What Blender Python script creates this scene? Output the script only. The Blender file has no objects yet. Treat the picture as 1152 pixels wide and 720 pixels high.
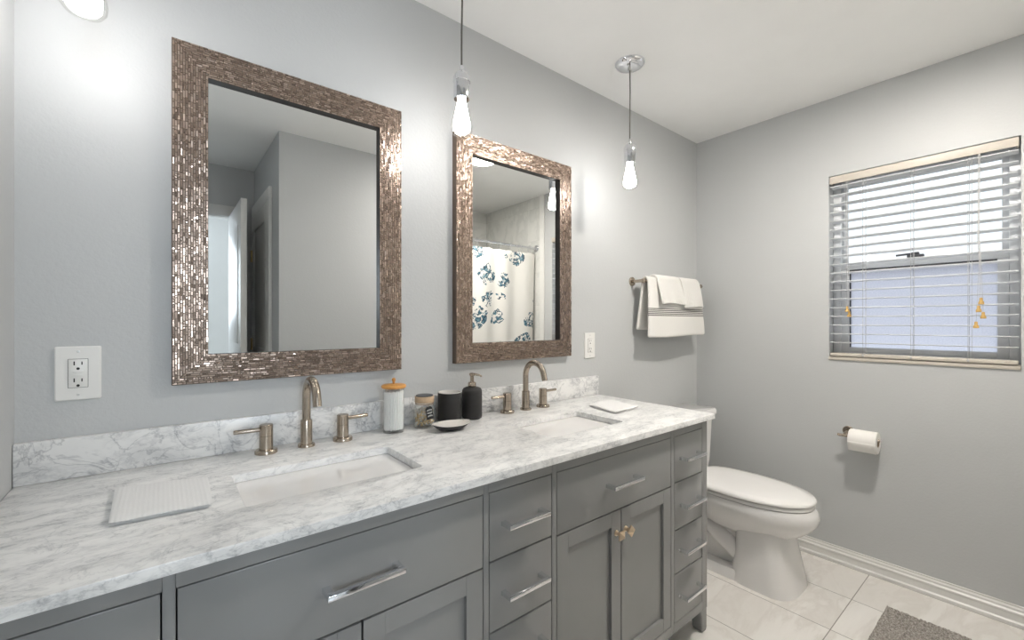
import bpy, bmesh, math, random
from mathutils import Vector, Matrix
random.seed(7)
S = bpy.context.scene
COL = S.collection
PI = math.pi

# ------------------------------------------------------------------ camera, sky, exposure
cam_d = bpy.data.cameras.new('camera')
cam = bpy.data.objects.new('camera', cam_d); COL.objects.link(cam)
cam.location = (0.0, -1.4578, 1.2594)
cam.rotation_euler = (PI/2, 0, math.radians(51.1087 - 90))
cam_d.sensor_width = 36.0; cam_d.sensor_fit = 'HORIZONTAL'
cam_d.lens = 486.96/1152*36
cam_d.shift_y = 2.8/1152
cam_d.clip_start = 0.02
S.camera = cam

S.view_settings.view_transform = 'Standard'
S.view_settings.look = 'None'
S.view_settings.gamma = 1.0
S.view_settings.use_curve_mapping = False
S.view_settings.exposure = 0.06

SKY = 4.0          # sky radiance (zenith)
BULB = 49.0        # pendant filament radiance
DOME = 335.0        # ceiling light shade radiance
HALL = 34.0        # added hall fill light, watts
w = bpy.data.worlds.new('sky'); S.world = w; w.use_nodes = True
bg = w.node_tree.nodes['Background']
wn_ = w.node_tree.nodes; wl_ = w.node_tree.links
tc_ = wn_.new('ShaderNodeTexCoord'); sp_ = wn_.new('ShaderNodeSeparateXYZ'); cr_ = wn_.new('ShaderNodeValToRGB'); ma_ = wn_.new('ShaderNodeMath')
ma_.operation = 'MULTIPLY_ADD'; ma_.inputs[1].default_value = 0.5; ma_.inputs[2].default_value = 0.5
wl_.new(tc_.outputs['Generated'], sp_.inputs[0]); wl_.new(sp_.outputs[2], ma_.inputs[0]); wl_.new(ma_.outputs[0], cr_.inputs[0])
els_ = cr_.color_ramp.elements; els_[0].position = 0.42; els_[0].color = (0.025, 0.025, 0.024, 1); els_[1].position = 1.0; els_[1].color = (0.60, 0.64, 0.68, 1)
for p_, c_ in ((0.49, (0.03, 0.03, 0.03, 1)), (0.502, (0.28, 0.285, 0.29, 1)), (0.62, (0.36, 0.37, 0.38, 1))):
    e_ = els_.new(p_); e_.color = c_
wl_.new(cr_.outputs[0], bg.inputs[0]); bg.inputs[1].default_value = SKY

hl = bpy.data.lights.new('hall_daylight_fill', 'AREA'); hl.energy = HALL; hl.shape = 'RECTANGLE'; hl.size = 0.62; hl.size_y = 0.8
hl.color = (0.80, 0.90, 1.0)
hlo = bpy.data.objects.new('hall_daylight_fill', hl); COL.objects.link(hlo); hlo.location = (-0.08, -4.05, 1.7); hlo.rotation_euler = (math.radians(86), 0, 0)  # unseen light added in the hall, standing in for daylight through the doorway

# ------------------------------------------------------------------ helpers: nodes
def new_mat(name):
    m = bpy.data.materials.new(name); m.use_nodes = True
    nt = m.node_tree
    return m, nt, nt.nodes['Principled BSDF']
def N(nt, t, **kw):
    n = nt.nodes.new(t)
    for k, v in kw.items(): setattr(n, k, v)
    return n
def L(nt, a, b): nt.links.new(a, b)
def math_n(nt, op, a, b=None, c=None, clamp=False):
    n = N(nt, 'ShaderNodeMath', operation=op); n.use_clamp = clamp
    for i, x in enumerate((a, b, c)):
        if x is None: continue
        if isinstance(x, (int, float)): n.inputs[i].default_value = x
        else: L(nt, x, n.inputs[i])
    return n.outputs[0]
def ramp(nt, fac, stops):
    r = N(nt, 'ShaderNodeValToRGB'); els = r.color_ramp.elements
    while len(els) < len(stops): els.new(0.5)
    for e, (p, c) in zip(els, stops):
        e.position = p; e.color = (*c, 1) if len(c) == 3 else c
    L(nt, fac, r.inputs[0]); return r.outputs[0]
def noise(nt, vec, scale, detail=4, rough=0.55, dist=0.0):
    n = N(nt, 'ShaderNodeTexNoise'); n.inputs['Scale'].default_value = scale
    n.inputs['Detail'].default_value = detail; n.inputs['Roughness'].default_value = rough
    n.inputs['Distortion'].default_value = dist
    L(nt, vec, n.inputs['Vector']); return n.outputs['Fac']
def coords(nt, kind='Object'):
    return N(nt, 'ShaderNodeTexCoord').outputs[kind]
def mapping(nt, vec, scale=(1, 1, 1), rot=(0, 0, 0), loc=(0, 0, 0)):
    m = N(nt, 'ShaderNodeMapping')
    m.inputs['Scale'].default_value = scale; m.inputs['Rotation'].default_value = rot; m.inputs['Location'].default_value = loc
    L(nt, vec, m.inputs['Vector']); return m.outputs[0]
def bump(nt, b, h, strength=0.2, dist=0.002):
    n = N(nt, 'ShaderNodeBump'); n.inputs['Strength'].default_value = strength; n.inputs['Distance'].default_value = dist
    L(nt, h, n.inputs['Height']); L(nt, n.outputs[0], b.inputs['Normal'])
def simple(name, col, rough=0.5, metal=0.0, bump_scale=None, bump_s=0.1, bump_d=0.001, coat=0.0, vary=0.03, vscale=6, spec=None):
    m, nt, b = new_mat(name)
    c = coords(nt)
    f = noise(nt, c, vscale, 3)
    lo = tuple(max(0, x*(1-vary)) for x in col); hi = tuple(min(1, x*(1+vary)) for x in col)
    L(nt, ramp(nt, f, [(0.3, lo), (0.7, hi)]), b.inputs['Base Color'])
    b.inputs['Roughness'].default_value = rough; b.inputs['Metallic'].default_value = metal
    b.inputs['Coat Weight'].default_value = coat
    if spec is not None: b.inputs['Specular IOR Level'].default_value = spec
    if bump_scale: bump(nt, b, noise(nt, c, bump_scale, 3), bump_s, bump_d)
    return m

# ------------------------------------------------------------------ materials
M = {}
M['wall'] = simple('wall_paint', (0.555, 0.568, 0.572), 0.48, bump_scale=110, bump_s=0.22, bump_d=0.003, vary=0.012, vscale=2)
M['ceiling'] = simple('ceiling_paint', (0.92, 0.92, 0.91), 0.75, bump_scale=160, bump_s=0.08, bump_d=0.002, vary=0.01)
M['white_paint'] = simple('white_trim_paint', (0.78, 0.775, 0.755), 0.35, vary=0.015)
M['cabinet'] = simple('grey_cabinet_paint', (0.28, 0.282, 0.28), 0.24, vary=0.02, bump_scale=40, bump_s=0.02, bump_d=0.001)
M['cabinet_inside'] = simple('cabinet_inside', (0.06, 0.06, 0.06), 0.8)
M['porcelain'] = simple('white_porcelain', (0.86, 0.85, 0.84), 0.08, coat=0.3, vary=0.006)
M['plastic_white'] = simple('white_plastic', (0.83, 0.825, 0.80), 0.3, vary=0.008)
M['seat_white'] = simple('white_seat_plastic', (0.88, 0.87, 0.855), 0.18, vary=0.006)
M['chrome'] = simple('chrome', (0.82, 0.83, 0.86), 0.07, 1.0, vary=0.01)
M['black_slot'] = simple('black_slot', (0.015, 0.015, 0.015), 0.6)
M['screw'] = simple('screw_metal', (0.6, 0.6, 0.58), 0.35, 1.0)
M['wood_orange'] = simple('orange_bamboo', (0.62, 0.30, 0.075), 0.4, vary=0.12, vscale=40)
M['wood_pale'] = simple('pale_wood', (0.55, 0.40, 0.26), 0.5, vary=0.15, vscale=50)
M['tassel'] = simple('honey_wood', (0.60, 0.38, 0.12), 0.45, vary=0.12, vscale=60)
M['matte_black'] = simple('matte_black_ceramic', (0.022, 0.021, 0.021), 0.55, vary=0.05)
M['cream_ceramic'] = simple('cream_ceramic', (0.76, 0.73, 0.69), 0.25, vary=0.02)
M['bronze_knob'] = simple('champagne_metal', (0.80, 0.64, 0.46), 0.28, 1.0, vary=0.06, vscale=60)
M['cream_blind'] = simple('cream_vinyl', (0.60, 0.555, 0.485), 0.45, vary=0.05, vscale=14)
M['slat'] = simple('white_slat', (0.76, 0.78, 0.80), 0.35, vary=0.01)
M['cord'] = simple('white_cord', (0.50, 0.50, 0.50), 0.8)
M['alu'] = simple('window_frame_paint', (0.74, 0.76, 0.78), 0.4, vary=0.03)
M['gasket'] = simple('dark_gasket', (0.08, 0.085, 0.095), 0.5)
M['cable'] = simple('grey_braided_cable', (0.14, 0.135, 0.12), 0.7, bump_scale=900, bump_s=0.5)
M['cotton'] = simple('white_cotton', (0.93, 0.925, 0.915), 0.95, vary=0.02, vscale=80)
M['black_frame_lip'] = simple('dark_frame_lip', (0.018, 0.014, 0.012), 0.5)
M['brass'] = simple('old_brass', (0.42, 0.32, 0.16), 0.35, 1.0)
M['shell'] = simple('tan_shell', (0.74, 0.54, 0.31), 0.55, vary=0.45, vscale=45)
M['tag'] = simple('black_tag', (0.02, 0.02, 0.022), 0.7)
M['chalk'] = simple('white_chalk', (0.85, 0.85, 0.83), 0.9)
M['paper'] = simple('toilet_tissue', (0.86, 0.845, 0.81), 0.95, bump_scale=220, bump_s=0.15, bump_d=0.001, vary=0.01)
M['card'] = simple('brown_card', (0.36, 0.27, 0.19), 0.9)
M['dark'] = simple('dark_void', (0.02, 0.02, 0.02), 0.9)

def brushed(name, col, rough):
    m, nt, b = new_mat(name)
    c = mapping(nt, coords(nt), (30, 30, 900))
    f = noise(nt, c, 1.0, 2)
    L(nt, ramp(nt, f, [(0.3, tuple(x*0.9 for x in col)), (0.7, col)]), b.inputs['Base Color'])
    b.inputs['Metallic'].default_value = 1.0
    L(nt, math_n(nt, 'MULTIPLY_ADD', f, 0.14, rough), b.inputs['Roughness'])
    return m
M['nickel'] = brushed('brushed_nickel', (0.46, 0.395, 0.325), 0.17)

def marble(name, base, vein, scale, rot, rough=0.12, stretch=3.2, strength=1.0, fine=1.0, cross=0.18):
    m, nt, b = new_mat(name)
    c = coords(nt)
    warp = N(nt, 'ShaderNodeTexNoise'); warp.inputs['Scale'].default_value = 3.0*scale; warp.inputs['Detail'].default_value = 3
    L(nt, c, warp.inputs['Vector'])
    mix = N(nt, 'ShaderNodeVectorMath', operation='MULTIPLY_ADD')
    L(nt, warp.outputs['Color'], mix.inputs[0]); mix.inputs[1].default_value = (0.10/scale,)*3; L(nt, c, mix.inputs[2])
    v = mapping(nt, mix.outputs[0], (scale, scale*stretch, scale*stretch), rot)
    n1 = noise(nt, v, 4.0, 7, 0.62)
    n2 = noise(nt, v, 9.0*fine, 6, 0.65, 0.4)
    n3 = noise(nt, mapping(nt, mix.outputs[0], (scale, scale, scale), (0.3, 0.2, rot[2]+0.8)), 5.0, 5, 0.6, 0.6)
    # soft clouds, sharp veins, a cross vein
    cloud = math_n(nt, 'MULTIPLY', ramp(nt, n1, [(0.42, (0, 0, 0)), (0.74, (1, 1, 1))]), 0.36)
    ridge = math_n(nt, 'SUBTRACT', 1.0, math_n(nt, 'MULTIPLY', math_n(nt, 'ABSOLUTE', math_n(nt, 'SUBTRACT', n2, 0.5)), 18.0), clamp=True)
    r2 = math_n(nt, 'SUBTRACT', 1.0, math_n(nt, 'MULTIPLY', math_n(nt, 'ABSOLUTE', math_n(nt, 'SUBTRACT', n3, 0.53)), 38.0), clamp=True)
    gate = ramp(nt, n1, [(0.36, (0, 0, 0)), (0.66, (1, 1, 1))])
    veins = math_n(nt, 'ADD', math_n(nt, 'MULTIPLY', math_n(nt, 'MULTIPLY', ridge, gate), 0.42), math_n(nt, 'MULTIPLY', r2, cross))
    tot = math_n(nt, 'MULTIPLY', math_n(nt, 'ADD', cloud, veins), strength, clamp=True)
    L(nt, ramp(nt, tot, [(0.0, base), (1.0, vein)]), b.inputs['Base Color'])
    b.inputs['Roughness'].default_value = rough
    return m
M['marble'] = marble('carrara_marble', (0.92, 0.92, 0.91), (0.29, 0.305, 0.32), 2.6, (0.2, 0.1, math.radians(-32)), rough=0.28, strength=0.95, stretch=2.6, cross=0.25)
M['marble_splash'] = marble('carrara_marble_splash', (0.86, 0.86, 0.85), (0.27, 0.28, 0.30), 2.1, (0.1, math.radians(38), 0.1), rough=0.28, strength=1.15, stretch=2.0, cross=0.36)

def tile_mat(name, base, vein, tx, ty, ox, oy, axis='XY', grout=(0.30, 0.285, 0.26), gap=0.0035, rough=0.22, offset=0.0):
    m, nt, b = new_mat(name)
    c = coords(nt)
    sep = N(nt, 'ShaderNodeSeparateXYZ'); L(nt, c, sep.inputs[0])
    a, d = (sep.outputs[0], sep.outputs[1]) if axis == 'XY' else (sep.outputs[0], sep.outputs[2]) if axis == 'XZ' else (sep.outputs[1], sep.outputs[2])
    u = math_n(nt, 'DIVIDE', math_n(nt, 'SUBTRACT', a, ox), tx); v = math_n(nt, 'DIVIDE', math_n(nt, 'SUBTRACT', d, oy), ty)
    fu = math_n(nt, 'FRACT', u); fv = math_n(nt, 'FRACT', v)
    eu = math_n(nt, 'MINIMUM', fu, math_n(nt, 'SUBTRACT', 1.0, fu)); ev = math_n(nt, 'MINIMUM', fv, math_n(nt, 'SUBTRACT', 1.0, fv))
    mask = math_n(nt, 'MINIMUM', math_n(nt, 'MULTIPLY', eu, tx), math_n(nt, 'MULTIPLY', ev, ty))
    isg = math_n(nt, 'LESS_THAN', mask, gap/2)
    cell = N(nt, 'ShaderNodeCombineXYZ'); L(nt, math_n(nt, 'FLOOR', u), cell.inputs[0]); L(nt, math_n(nt, 'FLOOR', v), cell.inputs[1])
    wn = N(nt, 'ShaderNodeTexWhiteNoise', noise_dimensions='3D'); L(nt, cell.outputs[0], wn.inputs['Vector'])
    off = N(nt, 'ShaderNodeVectorMath', operation='MULTIPLY_ADD'); L(nt, wn.outputs['Color'], off.inputs[0]); off.inputs[1].default_value = (9, 9, 9); L(nt, c, off.inputs[2])
    vv = mapping(nt, off.outputs[0], (1.6, 5.0, 3.0), (0.3, 0.3, math.radians(35)))
    f = noise(nt, vv, 1.4, 6, 0.6, 0.5)
    ridge = math_n(nt, 'SUBTRACT', 1.0, math_n(nt, 'MULTIPLY', math_n(nt, 'ABSOLUTE', math_n(nt, 'SUBTRACT', f, 0.52)), 16.0), clamp=True)
    soft = ramp(nt, f, [(0.35, (0, 0, 0)), (0.75, (1, 1, 1))])
    t = math_n(nt, 'ADD', math_n(nt, 'MULTIPLY', ridge, 0.35), math_n(nt, 'MULTIPLY', soft, 0.5), clamp=True)
    colr = ramp(nt, t, [(0.0, base), (1.0, vein)])
    mx = N(nt, 'ShaderNodeMix', data_type='RGBA'); L(nt, isg, mx.inputs[0]); L(nt, colr, mx.inputs[6]); mx.inputs[7].default_value = (*grout, 1)
    L(nt, mx.outputs[2], b.inputs['Base Color'])
    L(nt, math_n(nt, 'MULTIPLY_ADD', isg, 0.5, rough), b.inputs['Roughness'])
    bump(nt, b, math_n(nt, 'SUBTRACT', 1.0, isg), 0.4, 0.001)
    return m
M['floor'] = tile_mat('floor_tile', (0.85, 0.83, 0.795), (0.66, 0.625, 0.58), 0.305, 0.61, 2.418, -0.9)
M['shower_tile'] = tile_mat('shower_tile', (0.80, 0.80, 0.77), (0.62, 0.63, 0.61), 0.61, 0.305, 0.1, 0.2, 'XZ', grout=(0.6, 0.6, 0.57), gap=0.003, rough=0.15)
M['shower_tile_side'] = tile_mat('shower_tile_side', (0.80, 0.80, 0.77), (0.62, 0.63, 0.61), 0.61, 0.305, 0.1, 0.2, 'YZ', grout=(0.6, 0.6, 0.57), gap=0.003, rough=0.15)

def mosaic():
    m, nt, b = new_mat('bronze_mosaic')
    g = N(nt, 'ShaderNodeNewGeometry')
    L(nt, ramp(nt, g.outputs['Random Per Island'], [(0.0, (0.30, 0.225, 0.185)), (0.6, (0.38, 0.295, 0.24)), (1.0, (0.58, 0.47, 0.40))]), b.inputs['Base Color'])
    b.inputs['Metallic'].default_value = 0.8
    wn = N(nt, 'ShaderNodeTexWhiteNoise', noise_dimensions='1D'); L(nt, g.outputs['Random Per Island'], wn.inputs['W'])
    L(nt, math_n(nt, 'MULTIPLY_ADD', wn.outputs['Value'], 0.22, 0.17), b.inputs['Roughness'])
    return m
M['mosaic'] = mosaic()
M['mosaic_base'] = simple('bronze_frame_edge', (0.16, 0.12, 0.09), 0.4, 0.5)

def mirror_glass():
    m, nt, b = new_mat('mirror_silver')
    f = noise(nt, coords(nt), 2, 2)
    L(nt, ramp(nt, f, [(0.3, (0.90, 0.915, 0.91)), (0.7, (0.91, 0.92, 0.915))]), b.inputs['Base Color'])
    b.inputs['Metallic'].default_value = 1.0; b.inputs['Roughness'].default_value = 0.0
    return m
M['mirror'] = mirror_glass()

def thin_glass(name, tint=(1, 1, 1), refl=0.08, rough=0.02):
    m = bpy.data.materials.new(name); m.use_nodes = True; nt = m.node_tree
    nt.nodes.remove(nt.nodes['Principled BSDF']); out = nt.nodes['Material Output']
    tr = N(nt, 'ShaderNodeBsdfTransparent'); gl = N(nt, 'ShaderNodeBsdfGlossy'); gl.inputs['Roughness'].default_value = rough
    f = noise(nt, coords(nt), 3, 2)
    L(nt, ramp(nt, f, [(0.3, tuple(x*0.985 for x in tint)), (0.7, tint)]), tr.inputs[0])
    lw = N(nt, 'ShaderNodeLayerWeight'); lw.inputs[0].default_value = 0.5
    mx = N(nt, 'ShaderNodeMixShader')
    L(nt, math_n(nt, 'MULTIPLY_ADD', math_n(nt, 'POWER', lw.outputs['Facing'], 4.0), 0.55, refl, clamp=True), mx.inputs[0])
    L(nt, tr.outputs[0], mx.inputs[1]); L(nt, gl.outputs[0], mx.inputs[2]); L(nt, mx.outputs[0], out.inputs[0])
    return m
M['glass'] = thin_glass('clear_glass', (0.985, 0.99, 0.988), 0.03)
M['bulb_glass'] = thin_glass('bulb_glass', (0.97, 0.97, 0.96), 0.04)
M['pane'] = thin_glass('window_pane', (0.95, 0.97, 0.98), 0.03)

def frosted():
    m = bpy.data.materials.new('frosted_pane'); m.use_nodes = True; nt = m.node_tree
    nt.nodes.remove(nt.nodes['Principled BSDF']); out = nt.nodes['Material Output']
    c = mapping(nt, coords(nt), (1, 160, 160))
    f = noise(nt, c, 1.0, 3)
    t1 = N(nt, 'ShaderNodeBsdfTransparent'); tl = N(nt, 'ShaderNodeBsdfTranslucent')
    colr = ramp(nt, f, [(0.3, (0.80, 0.82, 0.88)), (0.7, (0.90, 0.91, 0.97))])
    L(nt, colr, tl.inputs[0]); t1.inputs[0].default_value = (0.3, 0.31, 0.33, 1)
    mx = N(nt, 'ShaderNodeMixShader'); mx.inputs[0].default_value = 0.92
    L(nt, t1.outputs[0], mx.inputs[1]); L(nt, tl.outputs[0], mx.inputs[2]); L(nt, mx.outputs[0], out.inputs[0])
    return m
M['frosted'] = frosted()

def emit(name, col, strength):
    m = bpy.data.materials.new(name); m.use_nodes = True; nt = m.node_tree
    nt.nodes.remove(nt.nodes['Principled BSDF']); out = nt.nodes['Material Output']
    e = N(nt, 'ShaderNodeEmission'); e.inputs[1].default_value = strength
    f = noise(nt, coords(nt), 5, 2)
    L(nt, ramp(nt, f, [(0.3, tuple(x*0.98 for x in col)), (0.7, col)]), e.inputs[0])
    L(nt, e.outputs[0], out.inputs[0]); return m
M['filament'] = emit('glowing_filament', (1.0, 0.97, 0.955), BULB)
M['dome'] = emit('lit_dome', (1.0, 0.94, 0.865), DOME)

def towel_mat(name, stripes=None, rib=None, col=(0.84, 0.825, 0.79), bs=0.55):
    m, nt, b = new_mat(name)
    c = coords(nt)
    f = noise(nt, c, 400, 3)
    base = ramp(nt, f, [(0.3, tuple(x*0.95 for x in col)), (0.7, col)])
    if stripes:
        z0, z1, n = stripes
        sep = N(nt, 'ShaderNodeSeparateXYZ'); L(nt, c, sep.inputs[0])
        t = math_n(nt, 'DIVIDE', math_n(nt, 'SUBTRACT', sep.outputs[2], z0), (z1-z0))
        inside = math_n(nt, 'MULTIPLY', math_n(nt, 'GREATER_THAN', t, 0.0), math_n(nt, 'LESS_THAN', t, 1.0))
        fr = math_n(nt, 'FRACT', math_n(nt, 'MULTIPLY', t, n))
        s = math_n(nt, 'MULTIPLY', math_n(nt, 'MULTIPLY', inside, math_n(nt, 'LESS_THAN', fr, 0.55)), math_n(nt, 'LESS_THAN', sep.outputs[1], 0.0))
        mx = N(nt, 'ShaderNodeMix', data_type='RGBA'); L(nt, s, mx.inputs[0]); L(nt, base, mx.inputs[6]); mx.inputs[7].default_value = (0.085, 0.075, 0.075, 1)
        base = mx.outputs[2]
    L(nt, base, b.inputs['Base Color'])
    b.inputs['Roughness'].default_value = 0.95; b.inputs['Sheen Weight'].default_value = 0.25
    h = noise(nt, c, 260, 3, 0.7)
    if rib:
        sep2 = N(nt, 'ShaderNodeSeparateXYZ'); L(nt, c, sep2.inputs[0])
        wv = math_n(nt, 'SINE', math_n(nt, 'MULTIPLY', sep2.outputs[0], rib))
        h = math_n(nt, 'ADD', math_n(nt, 'MULTIPLY', wv, 0.8), math_n(nt, 'MULTIPLY', h, 0.5))
    bump(nt, b, h, bs, 0.0025)
    return m
M['towel'] = towel_mat('white_terry_striped', (1.296-1.53, 1.342-1.53, 5))
M['cloth'] = towel_mat('white_terry', rib=2*PI/0.013)
M['napkin'] = towel_mat('white_ribbed_cotton', rib=2*PI/0.0075, col=(0.87, 0.87, 0.865), bs=0.14)

def rug_mat():
    m, nt, b = new_mat('grey_chenille')
    c = coords(nt)
    f = noise(nt, c, 150, 4, 0.7)
    L(nt, ramp(nt, f, [(0.30, (0.17, 0.155, 0.14)), (0.50, (0.40, 0.37, 0.335)), (0.70, (0.70, 0.665, 0.62))]), b.inputs['Base Color'])
    b.inputs['Roughness'].default_value = 1.0
    bump(nt, b, f, 1.0, 0.006)
    return m
M['rug'] = rug_mat()

def curtain_mat():
    m, nt, b = new_mat('printed_curtain')
    c = coords(nt)
    flat = mapping(nt, c, (1, 0, 1))
    warp = N(nt, 'ShaderNodeTexNoise'); warp.inputs['Scale'].default_value = 9; warp.inputs['Detail'].default_value = 4
    L(nt, flat, warp.inputs['Vector'])
    mix = N(nt, 'ShaderNodeVectorMath', operation='MULTIPLY_ADD'); L(nt, warp.outputs['Color'], mix.inputs[0]); mix.inputs[1].default_value = (0.20, 0, 0.20); L(nt, flat, mix.inputs[2])
    v = N(nt, 'ShaderNodeTexVoronoi'); v.inputs['Scale'].default_value = 5.0; v.inputs['Randomness'].default_value = 0.75
    L(nt, mix.outputs[0], v.inputs['Vector'])
    blob = math_n(nt, 'LESS_THAN', v.outputs['Distance'], 0.40)
    br = noise(nt, flat, 26, 4, 0.7, 0.8)
    stroke = math_n(nt, 'MULTIPLY', blob, math_n(nt, 'GREATER_THAN', br, 0.485))
    f2 = noise(nt, flat, 38, 3)
    ink = ramp(nt, f2, [(0.35, (0.015, 0.035, 0.06)), (0.55, (0.06, 0.16, 0.22)), (0.75, (0.30, 0.45, 0.52))])
    mx = N(nt, 'ShaderNodeMix', data_type='RGBA'); L(nt, stroke, mx.inputs[0]); mx.inputs[6].default_value = (0.84, 0.825, 0.78, 1); L(nt, ink, mx.inputs[7])
    L(nt, mx.outputs[2], b.inputs['Base Color']); b.inputs['Roughness'].default_value = 0.8
    b.inputs['Subsurface Weight'].default_value = 0.0
    return m
M['curtain'] = curtain_mat()

# ------------------------------------------------------------------ helpers: mesh
class MB:
    def __init__(s): s.bm = bmesh.new(); s.mi = 0
    def _mark(s, faces):
        for f in faces: f.material_index = s.mi
    def box(s, x0, x1, y0, y1, z0, z1, bev=0.0, seg=2, mi=None):
        if mi is not None: s.mi = mi
        t = bmesh.new(); bmesh.ops.create_cube(t, size=1)
        for v in t.verts: v.co = Vector((x0+(v.co.x+.5)*(x1-x0), y0+(v.co.y+.5)*(y1-y0), z0+(v.co.z+.5)*(z1-z0)))
        if bev: bmesh.ops.bevel(t, geom=t.edges[:], offset=bev, segments=seg, profile=0.5, affect='EDGES')
        s.merge(t); return s
    def merge(s, t, mat=None):
        if mat is not None: bmesh.ops.transform(t, matrix=mat, verts=t.verts)
        bmesh.ops.recalc_face_normals(t, faces=t.faces)
        mp = {v: s.bm.verts.new(v.co) for v in t.verts}
        for f in t.faces:
            try: nf = s.bm.faces.new([mp[v] for v in f.verts]); nf.material_index = s.mi
            except ValueError: pass
        t.free()
    def loft(s, loops, cap0=True, cap1=True, closed=True, mi=None, recalc=True):
        if mi is not None: s.mi = mi
        t = bmesh.new(); rows = [[t.verts.new(p) for p in lp] for lp in loops]
        n = len(rows[0])
        for a, b in zip(rows, rows[1:]):
            for i in range(n if closed else n-1):
                j = (i+1) % n
                t.faces.new((a[i], a[j], b[j], b[i]))
        if cap0: t.faces.new(rows[0][::-1])
        if cap1: t.faces.new(rows[-1])
        if recalc: bmesh.ops.recalc_face_normals(t, faces=t.faces)
        mp = {v: s.bm.verts.new(v.co) for v in t.verts}
        for f in t.faces:
            nf = s.bm.faces.new([mp[v] for v in f.verts]); nf.material_index = s.mi
        t.free(); return s
    def lathe(s, prof, c=(0, 0, 0), seg=32, axis='Z', mi=None, cap=True, mat=None):
        if mi is not None: s.mi = mi
        loops = []
        for r, h in prof:
            lp = []
            for i in range(seg):
                a = 2*PI*i/seg; x, y = max(r, 1e-5)*math.cos(a), max(r, 1e-5)*math.sin(a)
                p = Vector((x, y, h)) if axis == 'Z' else Vector((x, h, y)) if axis == 'Y' else Vector((h, x, y))
                if mat is not None: p = mat @ p
                lp.append(p + Vector(c))
            loops.append(lp)
        s.loft(loops, cap, cap); return s
    def tube(s, pts, r, seg=12, mi=None, cap=True):
        if mi is not None: s.mi = mi
        pts = [Vector(p) for p in pts]; n = len(pts)
        rr = r if isinstance(r, (list, tuple)) else [r]*n
        tang = [((pts[min(i+1, n-1)]-pts[max(i-1, 0)]).normalized()) for i in range(n)]
        up = Vector((0, 0, 1)) if abs(tang[0].z) < 0.9 else Vector((1, 0, 0))
        nrm = (up - tang[0]*up.dot(tang[0])).normalized(); loops = []
        for i in range(n):
            nrm = (nrm - tang[i]*nrm.dot(tang[i])).normalized(); bi = tang[i].cross(nrm)
            loops.append([pts[i]+nrm*rr[i]*math.cos(2*PI*k/seg)+bi*rr[i]*math.sin(2*PI*k/seg) for k in range(seg)])
        s.loft(loops, cap, cap); return s
    def grid(s, fn, nu, nv, mi=None):
        if mi is not None: s.mi = mi
        vs = [[s.bm.verts.new(fn(i/(nu-1), j/(nv-1))) for j in range(nv)] for i in range(nu)]
        for i in range(nu-1):
            for j in range(nv-1):
                f = s.bm.faces.new((vs[i][j], vs[i+1][j], vs[i+1][j+1], vs[i][j+1])); f.material_index = s.mi
        return s
    def sphere(s, c, r, sub=2, sc=(1, 1, 1), rot=None, mi=None):
        if mi is not None: s.mi = mi
        t = bmesh.new(); bmesh.ops.create_icosphere(t, subdivisions=sub, radius=r)
        m = Matrix.Translation(c) @ (rot.to_4x4() if rot else Matrix()) @ Matrix.Diagonal((*sc, 1))
        s.merge(t, m); return s
    def build(s, name, mats, parent=None, smooth=35, label=None, origin=None):
        if not isinstance(mats, (list, tuple)): mats = [mats]
        me = bpy.data.meshes.new(name)
        if parent is not None:
            o0 = root_of(parent).location.copy()
        elif origin is not None: o0 = Vector(origin)
        else:
            xs = [v.co for v in s.bm.verts]
            o0 = Vector(((min(v.x for v in xs)+max(v.x for v in xs))/2, (min(v.y for v in xs)+max(v.y for v in xs))/2, min(v.z for v in xs)))
        bmesh.ops.translate(s.bm, vec=-o0, verts=s.bm.verts)
        s.bm.to_mesh(me); s.bm.free()
        for m in mats: me.materials.append(M[m])
        if smooth:
            me.shade_smooth(); me.set_sharp_from_angle(angle=math.radians(smooth))
        o = bpy.data.objects.new(name, me); COL.objects.link(o)
        if parent is not None: o.parent = parent
        else: o.location = o0
        if label: o['label'] = label
        return o
def root_of(o):
    while o.parent is not None: o = o.parent
    return o
def thing(name, loc, label, cat, group=None):
    o = bpy.data.objects.new(name, None); COL.objects.link(o); o.location = loc
    o.empty_display_size = 0.05
    return tag(o, label, cat, group)
def tag(o, label, cat, group=None, kind=None):
    o['label'] = label; o['category'] = cat
    if group: o['group'] = group
    if kind: o['kind'] = kind
    return o
def struct(o): o['kind'] = 'structure'; return o
def sroot(name, loc=(0, 0, 0)):
    o = bpy.data.objects.new(name, None); COL.objects.link(o); o.location = loc; o['kind'] = 'structure'; return o
def dup(root, loc, label):
    r = root.copy(); COL.objects.link(r); r.location = loc; r['label'] = label
    for ch in root.children:
        c = ch.copy(); COL.objects.link(c); c.parent = r
        for g in ch.children:
            d = g.copy(); COL.objects.link(d); d.parent = c
    return r
def solidify(o, t, off=0.0, sub=0):
    md = o.modifiers.new('thickness', 'SOLIDIFY'); md.thickness = t; md.offset = off
    if sub:
        ms = o.modifiers.new('smooth', 'SUBSURF'); ms.levels = sub; ms.render_levels = sub
def rrect(x0, x1, y0, y1, r, z, n=6):
    pts = []
    for cx, cy, a0 in ((x1-r, y1-r, 0), (x0+r, y1-r, PI/2), (x0+r, y0+r, PI), (x1-r, y0+r, 3*PI/2)):
        for k in range(n+1):
            a = a0 + PI/2*k/n; pts.append(Vector((cx+r*math.cos(a), cy+r*math.sin(a), z)))
    return pts
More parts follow.
